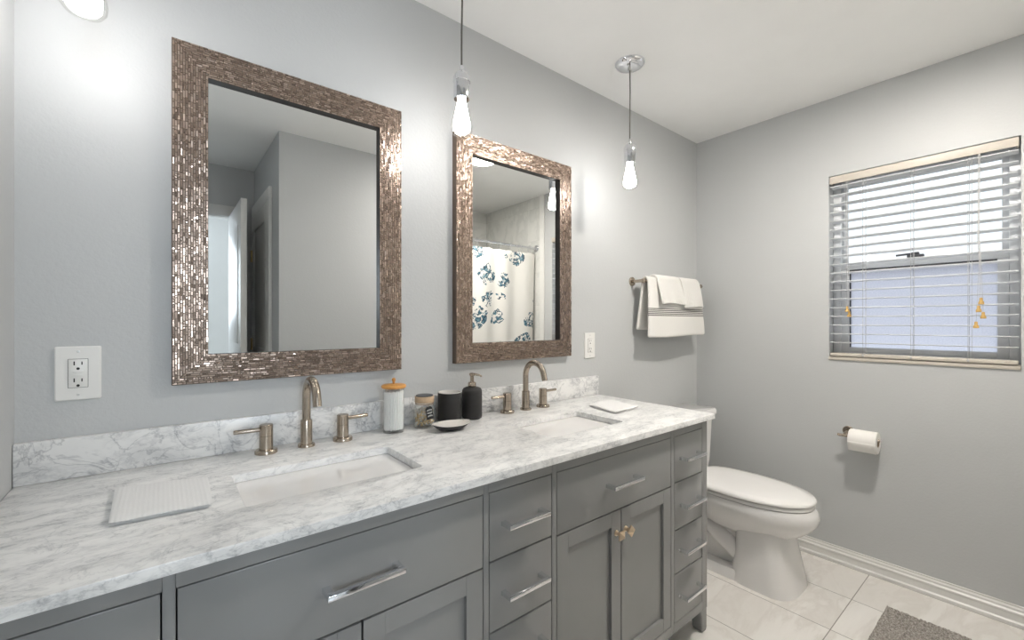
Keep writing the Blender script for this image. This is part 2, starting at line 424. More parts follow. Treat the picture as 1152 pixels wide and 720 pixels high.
def egg(cx, yb, yf, w, z, n=40, p=2.3, back=0.55):
    """plan outline of a toilet bowl: rounded front at yf, squarer back at yb."""
    cy = yb + (yf-yb)*0.46; pts = []
    for k in range(n):
        a = 2*PI*k/n; c, s_ = math.cos(a), math.sin(a)
        if s_ >= 0:  # front half
            x = w*math.copysign(abs(c)**(2/2.15), c); y = cy + (yf-cy)*abs(s_)**(2/2.15)
        else:
            x = w*math.copysign(abs(c)**(2/3.2), c); y = cy + (yb-cy)*abs(s_)**(2/3.2)
        pts.append(Vector((cx+x, y, z)))
    return pts

# ------------------------------------------------------------------ setting
F = 0.01                      # floor level
CZ = 2.44
XL, XR = -0.26, 2.742         # left wall, window wall
YB = -1.54                    # wall opposite the mirrors
XA = 0.556                    # recess side wall
YD = -2.47                    # doorway wall
XT = 1.24                     # left end of the tub alcove
YT = -2.41                    # back of the tub alcove
T = 0.12

def wall(name, x0, x1, y0, y1, z0=F, z1=CZ, mat='wall'):
    return struct(MB().box(x0, x1, y0, y1, z0, z1).build(name, mat, smooth=0))
struct(MB().box(XL-T, XR+T+.03, YD-0.02, T, -0.1, F).build('floor', 'floor', smooth=0, origin=(0, 0, 0)))
struct(MB().box(XL-T, XR+T+.03, YD-T, T, CZ, CZ+0.1).build('ceiling', 'ceiling', smooth=0))
wall('wall_mirror', XL-T, XR+0.15, 0, T)
wall('wall_left', XL-T, XL, YD, 0)
WY0, WY1, WZ0, WZ1 = -0.728, -1.387, 1.072, 2.03
XO = XR+0.15
b = MB()
b.box(XR, XO, WY0, 0, F, CZ); b.box(XR, XO, -1.54, WY1, F, CZ)
b.box(XR, XO, WY1, WY0, F, WZ0); b.box(XR, XO, WY1, WY0, WZ1, CZ)
struct(b.build('wall_window', 'wall', smooth=0))
wall('wall_opposite', XA, XT, YB-0.10, YB)
wall('wall_recess', XA, XA+0.10, YD, YB-0.10)
# doorway wall with an opening
DX0, DX1, DZ = -0.21, 0.412, 2.06
b = MB(); b.box(XL, DX0, YD-0.1, YD, F, CZ); b.box(DX1, XA+0.1, YD-0.1, YD, F, CZ); b.box(DX0, DX1, YD-0.1, YD, DZ, CZ)
struct(b.build('wall_doorway', 'wall', smooth=0))
# hall beyond the doorway
b = MB(); b.box(-1.3, -1.2, -4.1, YD-0.1, F, CZ); b.box(1.4, 1.5, -4.1, YD-0.1, F, CZ); b.box(-1.3, 1.5, -4.2, -4.1, F, CZ)
b.box(-1.2, XL, YD-0.1, YD-0.06, F, CZ); b.box(XA+0.1, 1.4, YD-0.14, YD-0.1, F, CZ)
struct(b.build('wall_hall', 'white_paint', smooth=0))
struct(MB().box(-1.3, 1.5, -4.2, YD-0.02, -0.1, F).build('floor_hall', 'floor', smooth=0, origin=(0, 0, 0)))
struct(MB().box(-1.3, 1.5, -4.2, YD-T, CZ, CZ+0.1).build('ceiling_hall', 'ceiling', smooth=0))
# tub alcove walls
struct(MB().box(XT-0.1, XR+0.15, YT-0.1, YT, F, CZ).build('wall_shower_back', 'shower_tile', smooth=0, origin=(0, 0, 0)))
struct(MB().box(XR, XR+0.15, YT, YB, F, CZ).build('wall_shower_right', 'shower_tile_side', smooth=0, origin=(0, 0, 0)))
b = MB(); b.box(XT-0.1, XT, YT, YB-0.1, F, CZ)
struct(b.build('wall_shower_left', 'shower_tile_side', smooth=0, origin=(0, 0, 0)))
struct(MB().box(XR-0.012, XR, YB-0.005, YB+0.055, F+0.0, CZ, 0.003).build('trim_1', 'white_paint'))

# baseboards (stepped profile)
def baseboard(name, a, b_, nrm):
    prof = [(0, 0), (0.018, 0), (0.018, 0.014), (0.012, 0.020), (0.012, 0.046), (0.015, 0.049), (0.015, 0.056), (0.009, 0.062), (0.009, 0.070), (0.005, 0.076), (0.005, 0.084), (0, 0.084)]
    m = MB(); loops = []
    for p in (a, b_):
        loops.append([Vector((p[0]+nrm[0]*d, p[1]+nrm[1]*d, F+h)) for d, h in prof])
    m.loft(loops); struct(m.build(name, 'white_paint', smooth=25))
baseboard('baseboard_window', (XR, 0), (XR, -1.483), (-1, 0))
baseboard('baseboard_mirror', (1.74, 0), (XR-0.019, 0), (0, -1))
baseboard('baseboard_opposite', (XA, YB), (XT, YB), (0, 1))

# doorway casing, open door, closet door
d1 = sroot('door_1', (0.1, YD, F))
m = MB(); y0 = YD; y1 = YD+0.018
m.box(DX1, DX1+0.085, y0, y1, F, DZ, 0.004); m.box(DX0-0.045, DX0, y0, y1, F, DZ, 0.004); m.box(DX0-0.045, DX1+0.085, y0, y1, DZ, DZ+0.08, 0.004)
m.box(DX1-0.006, DX1, YD-0.1, YD, F, DZ, 0.002); m.box(DX0, DX0+0.006, YD-0.1, YD, F, DZ, 0.002); m.box(DX0+0.006, DX1-0.006, YD-0.1, YD, DZ-0.006, DZ, 0.002)
m.build('casing', 'white_paint', d1)
m = MB(); m.box(0.386, 0.421, -2.448, -1.80, F+0.012, 2.055, 0.003)
for z0, z1 in ((0.25, 0.95), (1.12, 1.90)):
    m.box(0.382, 0.386, -2.34, -1.91, z0, z1, 0.003)
lf = m.build('door_leaf', 'white_paint', d1)
m = MB()
for s_ in (-1, 1):
    xk = 0.4035 + s_*0.0175
    m.lathe([(0.026, 0), (0.026, 0.006*s_), (0.01, 0.010*s_), (0.01, 0.035*s_), (0.024, 0.045*s_), (0.026, 0.058*s_), (0.014, 0.068*s_)], (xk, -1.86, 0.98), 20, 'X')
m.build('door_knob', 'nickel', lf)
d2 = sroot('door_2', (XA, -2.1, F))
m = MB(); x1 = XA; x0 = XA-0.02
m.box(x0, x1, -1.84, -1.755, F, 2.07, 0.004); m.box(x0, x1, -2.452, -1.755, 2.07, 2.15, 0.004)
m.build('casing', 'white_paint', d2)
m = MB(); m.box(XA-0.012, XA, -2.452, -1.842, F+0.01, 2.066, 0.002)
for y0, y1 in ((-2.452, -2.36), (-1.934, -1.842)): m.box(XA-0.02, XA-0.012, y0, y1, F+0.01, 2.066, 0.002)
for z0, z1 in ((F+0.01, 0.22), (0.95, 1.08), (1.95, 2.066)): m.box(XA-0.02, XA-0.012, -2.36, -1.934, z0, z1, 0.002)
dl = m.build('door_leaf', 'white_paint', d2)
m = MB()
for z in (0.3, 1.05, 1.72): m.tube([(XA-0.027, -2.40, z), (XA-0.027, -2.40, z+0.09)], 0.007, 10)
m.build('hinge', 'brass', dl)

# ------------------------------------------------------------------ window
W = sroot('window_1', (XR+0.1, (WY0+WY1)/2, WZ0))
FX0, FX1 = XR+0.075, XR+0.135
m = MB()
fw = 0.035
m.box(FX0, FX1, WY0-fw, WY0, WZ0, WZ1, 0.004); m.box(FX0, FX1, WY1, WY1+fw, WZ0, WZ1, 0.004)
m.box(FX0, FX1, WY1+fw, WY0-fw, WZ1-fw, WZ1, 0.004); m.box(FX0, FX1, WY1+fw, WY0-fw, WZ0, WZ0+0.030, 0.004)
m.build('window_frame', 'alu', W)
MR = 1.545
m = MB()
m.box(FX0+0.028, FX0+0.05, WY1+fw, WY0-fw, MR-0.004, MR+0.032, 0.003)
for (a, b_) in ((WY0-fw-0.022, WY0-fw), (WY1+fw, WY1+fw+0.022)): m.box(FX0+0.028, FX0+0.05, a, b_, MR+0.032, WZ1-fw, 0.003)
m.box(FX0+0.028, FX0+0.05, WY1+fw+0.022, WY0-fw-0.022, WZ1-fw-0.022, WZ1-fw, 0.003)
us = m.build('upper_sash', 'alu', W)
MB().box(FX0+0.037, FX0+0.041, WY1+fw+0.02, WY0-fw-0.02, MR+0.03, WZ1-fw-0.02).build('pane', 'pane', us, smooth=0)
m = MB()
m.box(FX0+0.002, FX0+0.026, WY1+fw, WY0-fw, MR-0.008, MR+0.03, 0.003)
for (a, b_) in ((WY0-fw-0.034, WY0-fw), (WY1+fw, WY1+fw+0.034)): m.box(FX0+0.002, FX0+0.026, a, b_, WZ0+0.030, MR-0.008, 0.003)
m.box(FX0+0.002, FX0+0.026, WY1+fw+0.034, WY0-fw-0.034, WZ0+0.030, WZ0+0.058, 0.003)
m.mi = 1
m.box(FX0+0.011, FX0+0.018, WY1+fw+0.034, WY0-fw-0.034, MR-0.016, MR-0.008)
m.box(FX0+0.011, FX0+0.018, WY0-fw-0.040, WY0-fw-0.034, WZ0+0.058, MR-0.016)
ls = m.build('lower_sash', ['alu', 'gasket'], W)
MB().box(FX0+0.012, FX0+0.016, WY1+fw+0.03, WY0-fw-0.03, WZ0+0.05, MR-0.01).build('pane', 'frosted', ls, smooth=0)
m = MB(); m.box(FX0-0.004, FX0+0.024, -1.085, -1.025, MR+0.03, MR+0.042, 0.002); m.tube([(FX0+0.0, -1.045, MR+0.047), (FX0+0.0, -0.985, MR+0.044)], 0.005, 8)
m.box(FX0+0.0, FX0+0.02, -1.068, -1.04, MR+0.042, MR+0.054, 0.003)
m.build('sash_latch', 'gasket', W)
struct(MB().box(XR-0.007, FX0, WY1, WY0, 1.064, 1.081, 0.002).build('trim_2', 'cream_blind'))

# blind
BX0, BX1 = XR-0.008, XR+0.042
BY0, BY1 = -0.736, -1.380
BL = thing('window_blind', (XR+0.017, (BY0+BY1)/2, 2.02), 'white slatted venetian blind with cream top and bottom rails in the window', 'blind')
m = MB(); m.box(XR-0.014, XR-0.006, BY1-0.002, BY0+0.002, 1.984, 2.022, 0.003)
m.box(XR-0.006, XR+0.03, BY0-0.006, BY0+0.002, 1.984, 2.022, 0.002); m.box(XR-0.006, XR+0.03, BY1-0.002, BY1+0.006, 1.984, 2.022, 0.002)
m.build('valance', 'cream_blind', BL)
MB().box(XR, XR+0.045, BY1+0.008, BY0-0.008, 1.992, 2.02, 0.002).build('headrail', 'slat', BL)
zs = [1.968 - 0.0452*i for i in range(19)]
sl0 = None
def slat_loops(z):
    out = []
    for y in (BY1, BY0):
        top = [Vector((BX0+(BX1-BX0)*k/6, y, z+0.0012*(1-(2*k/6-1)**2)+0.0016+0.0022*(1-2*k/6))) for k in range(7)]
        bot = [Vector((p.x, y, p.z-0.0032)) for p in top[::-1]]
        out.append(top+bot)
    return out
for i, z in enumerate(zs):
    m = MB(); m.loft(slat_loops(z)); m.build('slat', 'slat', BL)
m = MB(); m.box(BX0-0.004, BX1, BY1, BY0, 1.084, 1.101, 0.004); m.build('bottom_rail', 'cream_blind', BL)
for yl in (-0.873, -1.052, -1.237):
    m = MB()
    for xx in (BX0-0.002, BX1+0.002): m.tube([(xx, yl, 1.098), (xx, yl, 1.98)], 0.0011, 6)
    m.tube([(BX0-0.002, yl-0.012, 1.098), (BX0-0.002, yl-0.012, 1.98)], 0.0009, 6)
    m.lathe([(0.003, -0.004), (0.0045, 0), (0.003, 0.006)], (BX0-0.004, yl, 1.093), 8)
    m.build('ladder_cord', 'cord', BL)
def tassel(parent_cord, y, z, x):
    m = MB(); m.lathe([(0.004, 0.028), (0.0055, 0.024), (0.005, 0.016), (0.0085, 0.010), (0.0095, 0.001), (0.008, 0)], (x, y, z-0.012), 16)
    m.build('tassel', 'tassel', parent_cord)
xt = XR-0.022
for y, zb, ytop in ((-0.812, 1.326, -0.806), (-0.820, 1.300, -0.812)):
    m = MB(); m.tube([(XR-0.005, ytop, 1.99), (xt, ytop, 1.97), (xt, (y+ytop)/2, 1.6), (xt, y, zb+0.016)], 0.001, 6)
    c_ = m.build('tilt_cord', 'cord', BL); tassel(c_, y, zb, xt)
for y, zb, ytop in ((-1.277, 1.349, -1.270), (-1.270, 1.316, -1.272), (-1.283, 1.288, -1.274), (-1.262, 1.247, -1.268)):
    m = MB(); m.tube([(XR-0.005, ytop, 1.99), (xt, ytop, 1.97), (xt, ytop+0.002, 1.62), (xt, ytop-0.003, 1.53), (xt, y, zb+0.016)], 0.0008, 6)
    c_ = m.build('lift_cord', 'cord', BL); tassel(c_, y, zb, xt)

# ------------------------------------------------------------------ vanity
VX0, VX1 = -0.250, 1.724
VF = -0.585                    # face plane
VB = -0.02
CT, CB = 0.8936, 0.8736        # countertop top / underside
VA = thing('bathroom_vanity', (0.737, -0.3, F), 'long grey painted double vanity cabinet with chrome bar pulls under marble top', 'cabinet')
m = MB()
bz = 0.0012
cols = [('d', -0.212, -0.001), ('w', 0.016, 0.614), ('d', 0.630, 0.848), ('w', 0.865, 1.457), ('d', 1.479, 1.685)]
RT, RB = 0.836, 0.138          # top/bottom of openings
stiles = [(VX0+0.0, -0.212), (-0.001, 0.016), (0.614, 0.630), (0.848, 0.865), (1.457, 1.479), (1.685, VX1)]
for i, (a, b_) in enumerate(stiles):
    m.box(a, b_, VF, VF+0.02, 0.102, CB, bz)
for k, a, b_ in cols:
    m.box(a, b_, VF, VF+0.02, RT, CB, bz); m.box(a, b_, VF, VF+0.02, 0.102, RB, bz)
m.box(VX0, VX0+0.018, VF+0.02, VB, 0.102, CB); m.box(VX1-0.018, VX1, VF+0.02, VB, 0.102, CB, bz)
m.box(VX0+0.018, VX1-0.018, VB-0.012, VB, 0.102, CB)
m.mi = 1
m.box(VX0+0.018, VX1-0.018, VF+0.02, VB-0.012, 0.104, 0.118)
m.box(VX0+0.018, VX1-0.018, VF+0.055, VF+0.06, 0.118, CB-0.16)
m.build('cabinet_body', ['cabinet', 'cabinet_inside'], VA, smooth=30)
# legs
def leg(x0, x1, y0, y1, flare):
    m = MB(); r = 0.006
    loops = []
    for z, g in ((F, 0.010), (F+0.012, 0.002), (F+0.04, 0.0), (0.075, 0.0), (0.102, -0.012)):
        xa, xb = x0, x1
        if flare > 0: xa += max(g, 0) if g > 0 else g
        else: xb -= max(g, 0) if g > 0 else g
        loops.append(rrect(xa, xb, y0+(0.003 if z == F else 0), y1, r, z, 3))
    m.loft(loops); m.build('leg', 'cabinet', VA)
leg(1.683, VX1, VF, VF+0.045, 1); leg(VX0, VX0+0.042, VF, VF+0.045, -1)
leg(1.683, VX1, VB-0.045, VB, 1); leg(VX0, VX0+0.042, VB-0.045, VB, -1)

def pull(cx, cz, ln, parent):
    m = MB(); y = VF-0.032
    m.box(cx-ln/2, cx+ln/2, y-0.0055, y+0.0055, cz-0.0055, cz+0.0055, 0.0012)
    for s_ in (-1, 1):
        xc = cx+s_*(ln/2-0.007)
        m.loft([[Vector((xc+dx*hx, yy, cz+dz*0.0055)) for dx, dz in ((-1, -1), (1, -1), (1, 1), (-1, 1))] for yy, hx in ((y+0.004, 0.006), (VF-0.006, 0.006), (VF, 0.0075))])
    m.build('pull', 'chrome', parent)
g = 0.0022
def drawer(a, b_, z0, z1, ln):
    m = MB(); m.box(a+g, b_-g, VF, VF+0.019, z0+g, z1-g, 0.0012)
    m.mi = 1; m.box(a+0.012, b_-0.012, VF+0.019, VF+0.05, z0+0.02, z1-0.02)
    o = m.build('drawer', ['cabinet', 'cabinet_inside'], VA, smooth=30)
    pull((a+b_)/2, (z0+z1)/2, ln, o)
def knob(x, z, rot, parent):
    m = MB(); y = VF
    m.lathe([(0.009, 0), (0.009, -0.003), (0.0055, -0.006), (0.0055, -0.018), (0.008, -0.020)], (x, y, z), 16, 'Y')
    R = Matrix.Rotation(rot, 4, 'Y')
    def sq(h, yy): return [Vector((x, y+yy, z)) + R @ Vector((sx*h, 0, sz*h)) for sx, sz in ((-1, -1), (1, -1), (1, 1), (-1, 1))]
    m.loft([sq(0.009, -0.018), sq(0.0135, -0.021), sq(0.0135, -0.025), sq(0.0008, -0.033)])
    m.build('knob', 'bronze_knob', parent, smooth=10)
def door(a, b_, z0, z1, kx, krot):
    a += g; b_ -= g; z0 += g; z1 -= g; sw = 0.047
    m = MB()
    for x0, x1 in ((a, a+sw), (b_-sw, b_)): m.box(x0, x1, VF, VF+0.019, z0, z1, 0.001)
    for q0, q1 in ((z0, z0+sw), (z1-sw, z1)): m.box(a+sw, b_-sw, VF+0.0004, VF+0.019, q0, q1, 0.001)
    m.box(a+sw, b_-sw, VF+0.010, VF+0.016, z0+sw, z1-sw)
    o = m.build('door', 'cabinet', VA, smooth=20)
    knob(kx, 0.583, krot, o)
levels = [(0.661, RT), (0.483, 0.661), (0.320, 0.483), (RB, 0.320)]
for k, a, b_ in cols:
    if k == 'd':
        for z0, z1 in levels: drawer(a, b_, z0, z1, 0.14)
    else:
        drawer(a, b_, 0.655, RT, 0.155)
        c_ = (a+b_)/2
        door(a, c_, RB, 0.655, c_-0.027, 0.0); door(c_, b_, RB, 0.655, c_+0.022, PI/4)

# countertop with two sink cut-outs
CX0, CX1, CY0 = XL+0.001, 1.7285, -0.6157
sinks = [(0.128, 0.516, -0.458, -0.231), (0.968, 1.328, -0.470, -0.236)]
def counter():
    t = bmesh.new()
    xs = [CX0, sinks[0][0], sinks[0][1], sinks[1][0], sinks[1][1], CX1]
    ys = [CY0, -0.470, -0.458, -0.236, -0.231, -0.001]
    V = {}
    def gv(x, y, z):
        k = (round(x, 5), round(y, 5), round(z, 5))
        if k not in V: V[k] = t.verts.new((x, y, z))
        return V[k]
    def hole(i, j):
        xm = (xs[i]+xs[i+1])/2; ym = (ys[j]+ys[j+1])/2
        return any(s[0] < xm < s[1] and s[2] < ym < s[3] for s in sinks)
    for i in range(len(xs)-1):
        for j in range(len(ys)-1):
            if hole(i, j): continue
            for z in (CB, CT):
                t.faces.new([gv(x, y, z) for x, y in ((xs[i], ys[j]), (xs[i+1], ys[j]), (xs[i+1], ys[j+1]), (xs[i], ys[j+1]))])
            for (di, dj, e) in ((-1, 0, ((0, 0), (0, 1))), (1, 0, ((1, 0), (1, 1))), (0, -1, ((0, 0), (1, 0))), (0, 1, ((0, 1), (1, 1)))):
                ii, jj = i+di, j+dj
                if 0 <= ii < len(xs)-1 and 0 <= jj < len(ys)-1 and not hole(ii, jj): continue
                p = [(xs[i+a], ys[j+b_]) for a, b_ in e]
                t.faces.new([gv(*p[0], CB), gv(*p[1], CB), gv(*p[1], CT), gv(*p[0], CT)])
    bmesh.ops.recalc_face_normals(t, faces=t.faces)
    bmesh.ops.dissolve_limit(t, angle_limit=0.01, verts=t.verts, edges=t.edges)
    vert = [e for e in t.edges if abs(e.verts[0].co.z-e.verts[1].co.z) > 0.01 and any(abs(e.verts[0].co.x-x) < 1e-4 for s in sinks for x in s[:2])]
    bmesh.ops.bevel(t, geom=vert, offset=0.010, segments=4, profile=0.5, affect='EDGES')
    hor = [e for e in t.edges if len(e.link_faces) == 2 and e.calc_face_angle(0) > 1.2 and min(v.co.z for v in e.verts) > CT-1e-4]
    bmesh.ops.bevel(t, geom=hor, offset=0.0025, segments=2, profile=0.5, affect='EDGES')
    return t
m = MB(); m.merge(counter()); ct_ = m.build('countertop', 'marble', None, smooth=40); tag(ct_, 'white and grey veined marble countertop slab lying on the grey vanity', 'countertop')
m = MB(); m.box(CX0, CX1, -0.0195, -0.0005, CT, 0.9885, 0.002); bs_ = m.build('backsplash', 'marble_splash'); tag(bs_, 'low grey veined marble backsplash strip on the wall behind the faucets', 'backsplash')

def sink(s, label):
    x0, x1, y0, y1 = s; e = 0.004
    r = thing('sink_basin', ((x0+x1)/2, (y0+y1)/2, CB-0.16), label, 'sink')
    m = MB()
    def rl(d, z, rad): return rrect(x0-e+d, x1+e-d, y0-e+d, y1+e-d, rad, z)
    inner = [rl(-0.018, CB-0.001, 0.022), rl(0, CB-0.001, 0.014), rl(0.004, CB-0.012, 0.016), rl(0.012, CB-0.07, 0.022), rl(0.022, CB-0.115, 0.034), rl(0.045, CB-0.136, 0.04), rl(0.09, CB-0.141, 0.02)]
    outer = [rl(0.09, CB-0.153, 0.02), rl(0.035, CB-0.150, 0.04), rl(0.010, CB-0.115, 0.034), rl(-0.002, CB-0.05, 0.022), rl(-0.018, CB-0.016, 0.022), rl(-0.018, CB-0.001, 0.022)]
    # right end slopes inwards like a ramp
    for lp, k in zip(inner, (0, 0, 0.1, 0.5, 0.8, 1.0, 1.0)):
        for p in lp:
            if p.x > (x0+x1)/2: p.x -= 0.05*k
    m.loft(inner+outer, True, False, recalc=True)
    bmesh.ops.remove_doubles(m.bm, verts=m.bm.verts, dist=1e-5)
    m.bm.faces.ensure_lookup_table()
    m.build('basin', 'porcelain', r, smooth=50)
    m = MB(); cx, cy = (x0+x1)/2-0.02, (y0+y1)/2
    m.lathe([(0.0, 0.004), (0.012, 0.004), (0.020, 0.003), (0.022, 0.0), (0.018, -0.004), (0.0, -0.004)], (cx, cy, CB-0.138), 24); m.build('drain', 'nickel', r)
sink(sinks[0], 'white undermount rectangular sink basin nearest the left wall')
sink(sinks[1], 'white undermount rectangular sink basin below the smaller-looking far mirror')

# faucets
def faucet(cx, dh, label):
    r = thing('faucet', (cx, -0.078, CT), label, 'faucet', None)
    y = -0.078
    m = MB()
    m.lathe([(0.0235, 0), (0.0235, 0.006), (0.022, 0.008), (0.0165, 0.008)], (cx, y, CT), 32)
    m.lathe([(0.0162, 0.006), (0.0162, 0.076), (0.0152, 0.0785), (0.0122, 0.079)], (cx, y, CT), 32)
    R = 0.056; zt = 1.106-0.012-R; pts = [(cx, y, CT+0.07), (cx, y, zt-0.03), (cx, y, zt)]
    for k in range(1, 17):
        a = PI*0.94*k/16; pts.append((cx, y-R+R*math.cos(a), zt+R*math.sin(a)))
    l = Vector(pts[-1]); d = (l-Vector(pts[-2])).normalized()
    pts.append(tuple(l+d*0.022))
    m.tube(pts, 0.0118, 20)
    m.build('spout', 'nickel', r, smooth=40)
    for s_ in (-1, 1):
        hx = cx+s_*dh; m = MB()
        m.lathe([(0.0285, 0), (0.0285, 0.008), (0.0265, 0.0105), (0.018, 0.0105)], (hx, y, CT), 32)
        m.lathe([(0.0172, 0.008), (0.0172, 0.048), (0.0166, 0.0485), (0.0166, 0.0495), (0.0172, 0.050), (0.0172, 0.078), (0.0155, 0.0800), (0.0, 0.0802)], (hx, y, CT), 32)
        h = m.build('handle', 'nickel', r, smooth=40)
        m = MB(); z = CT+0.067
        m.tube([(hx+s_*0.012, y, z), (hx+s_*0.076, y, z+0.001), (hx+s_*0.078, y, z+0.001)], [0.0058, 0.0058, 0.0048], 16)
        m.build('lever', 'nickel', h, smooth=40)
faucet(0.331, 0.105, 'brushed nickel two-handle faucet behind the sink nearest the left wall')
faucet(1.187, 0.099, 'brushed nickel two-handle faucet behind the far sink beside the soap dispenser')

# ------------------------------------------------------------------ mirrors
def wall_mirror(x0, x1, z0, z1, ix0, ix1, iz0, iz1, label):
    r = thing('wall_mirror', ((x0+x1)/2, 0, z0), label, 'mirror')
    m = MB(); yf = -0.028
    # frame body: outer side, face, inner lip
    def ring(d0, y): return [Vector((a, y, c)) for a, c in ((x0+d0, z0+d0), (x1-d0, z0+d0), (x1-d0, z1-d0), (x0+d0, z1-d0))]
    inn = [Vector((a, yf, c)) for a, c in ((ix0, iz0), (ix1, iz0), (ix1, iz1), (ix0, iz1))]
    innb = [Vector((p.x, -0.010, p.z)) for p in inn]
    m.loft([ring(0, -0.001), ring(0, yf+0.002), ring(0.002, yf)], False, False, mi=1, recalc=False)
    m.loft([ring(0.002, yf), inn], False, False, mi=1, recalc=False)
    m.loft([inn, innb], False, False, mi=2, recalc=False)
    bmesh.ops.remove_doubles(m.bm, verts=m.bm.verts, dist=1e-6)
    bmesh.ops.recalc_face_normals(m.bm, faces=m.bm.faces)
    # mosaic tiles, each a raised, slightly tilted pillow
    bm = m.bm; rnd = random.Random(int(x0*1000)+3)
    gap = 0.0007
    def clip(poly, a, b_, c):  # keep a*x+b*z<=c
        out = []
        for i, p in enumerate(poly):
            q = poly[(i+1) % len(poly)]
            dp, dq = a*p[0]+b_*p[1]-c, a*q[0]+b_*q[1]-c
            if dp <= 0: out.append(p)
            if dp*dq < 0:
                t = dp/(dp-dq); out.append((p[0]+t*(q[0]-p[0]), p[1]+t*(q[1]-p[1])))
        return out
    def tile(poly):
        if len(poly) < 3: return
        cx = sum(p[0] for p in poly)/len(poly); cz = sum(p[1] for p in poly)/len(poly)
        tx, tz = rnd.gauss(0, 0.055), rnd.gauss(0, 0.055); h = 0.0012+rnd.random()*0.0007
        base = [bm.verts.new((p[0], yf-0.0001, p[1])) for p in poly]
        top = []
        for p in poly:
            dx, dz = p[0]-cx, p[1]-cz; f = 0.86
            dx = dx-math.copysign(min(abs(dx), 0.0005), dx); dz = dz-math.copysign(min(abs(dz), 0.0005), dz)
            top.append(bm.verts.new((cx+dx, yf-h-tx*dx-tz*dz, cz+dz)))
        n = len(poly)
        fs = [bm.faces.new(top)] + [bm.faces.new((base[i], base[(i+1) % n], top[(i+1) % n], top[i])) for i in range(n)]
        for f in fs: f.material_index = 0
    th = 0.0056
    def strip(length0, length1, w0, w1, horiz, cuts):
        nr = int(round((w1-w0)/th)); rh = (w1-w0)/nr
        for k in range(nr):
            a = length0 - rnd.random()*0.01
            while a < length1:
                ln = rnd.choice((0.006, 0.009, 0.012, 0.016, 0.020)); b_ = a+ln
                s0, s1 = a+gap, b_-gap; t0, t1 = w0+k*rh+gap, w0+(k+1)*rh-gap
                poly = [(s0, t0), (s1, t0), (s1, t1), (s0, t1)] if horiz else [(t0, s0), (t1, s0), (t1, s1), (t0, s1)]
                for c in cuts: poly = clip(poly, *c) if poly else poly
                tile(poly); a = b_
    # mitred corners: half-planes through outer and inner corner
    def hp(p, q, inside):
        a, b_ = (q[1]-p[1]), -(q[0]-p[0]); c = a*p[0]+b_*p[1]
        if a*inside[0]+b_*inside[1] > c: a, b_, c = -a, -b_, -c
        return (a, b_, c)
    O = [(x0+0.001, z0+0.001), (x1-0.001, z0+0.001), (x1-0.001, z1-0.001), (x0+0.001, z1-0.001)]; I = [(ix0, iz0), (ix1, iz0), (ix1, iz1), (ix0, iz1)]
    xm, zm = (x0+x1)/2, (z0+z1)/2
    bb = [(-1, 0, -(x0+0.001)), (1, 0, x1-0.001), (0, -1, -(z0+0.001)), (0, 1, z1-0.001)]
    strip(x0, x1, z0+0.001, iz0, True, bb+[hp(O[0], I[0], (xm, z0)), hp(O[1], I[1], (xm, z0))])
    strip(x0, x1, iz1, z1-0.001, True, bb+[hp(O[3], I[3], (xm, z1)), hp(O[2], I[2], (xm, z1))])
    strip(z0, z1, x0+0.001, ix0, False, bb+[hp(O[0], I[0], (x0, zm)), hp(O[3], I[3], (x0, zm))])
    strip(z0, z1, ix1, x1-0.001, False, bb+[hp(O[1], I[1], (x1, zm)), hp(O[2], I[2], (x1, zm))])
    m.build('frame', ['mosaic', 'mosaic_base', 'black_frame_lip'], r, smooth=0)
    m = MB(); m.box(ix0-0.004, ix1+0.004, -0.0125, -0.004, iz0-0.004, iz1+0.004); m.build('mirror_glass', 'mirror', r, smooth=0)
wall_mirror(0.0177, 0.6544, 1.0951, 2.0027, 0.096, 0.575, 1.173, 1.922, 'bronze mosaic framed mirror above the left sink, reflecting the doorway and plain wall')
wall_mirror(0.8775, 1.5179, 1.1001, 2.0026, 0.953, 1.440, 1.178, 1.924, 'bronze mosaic framed mirror above the far sink, reflecting the shower curtain')

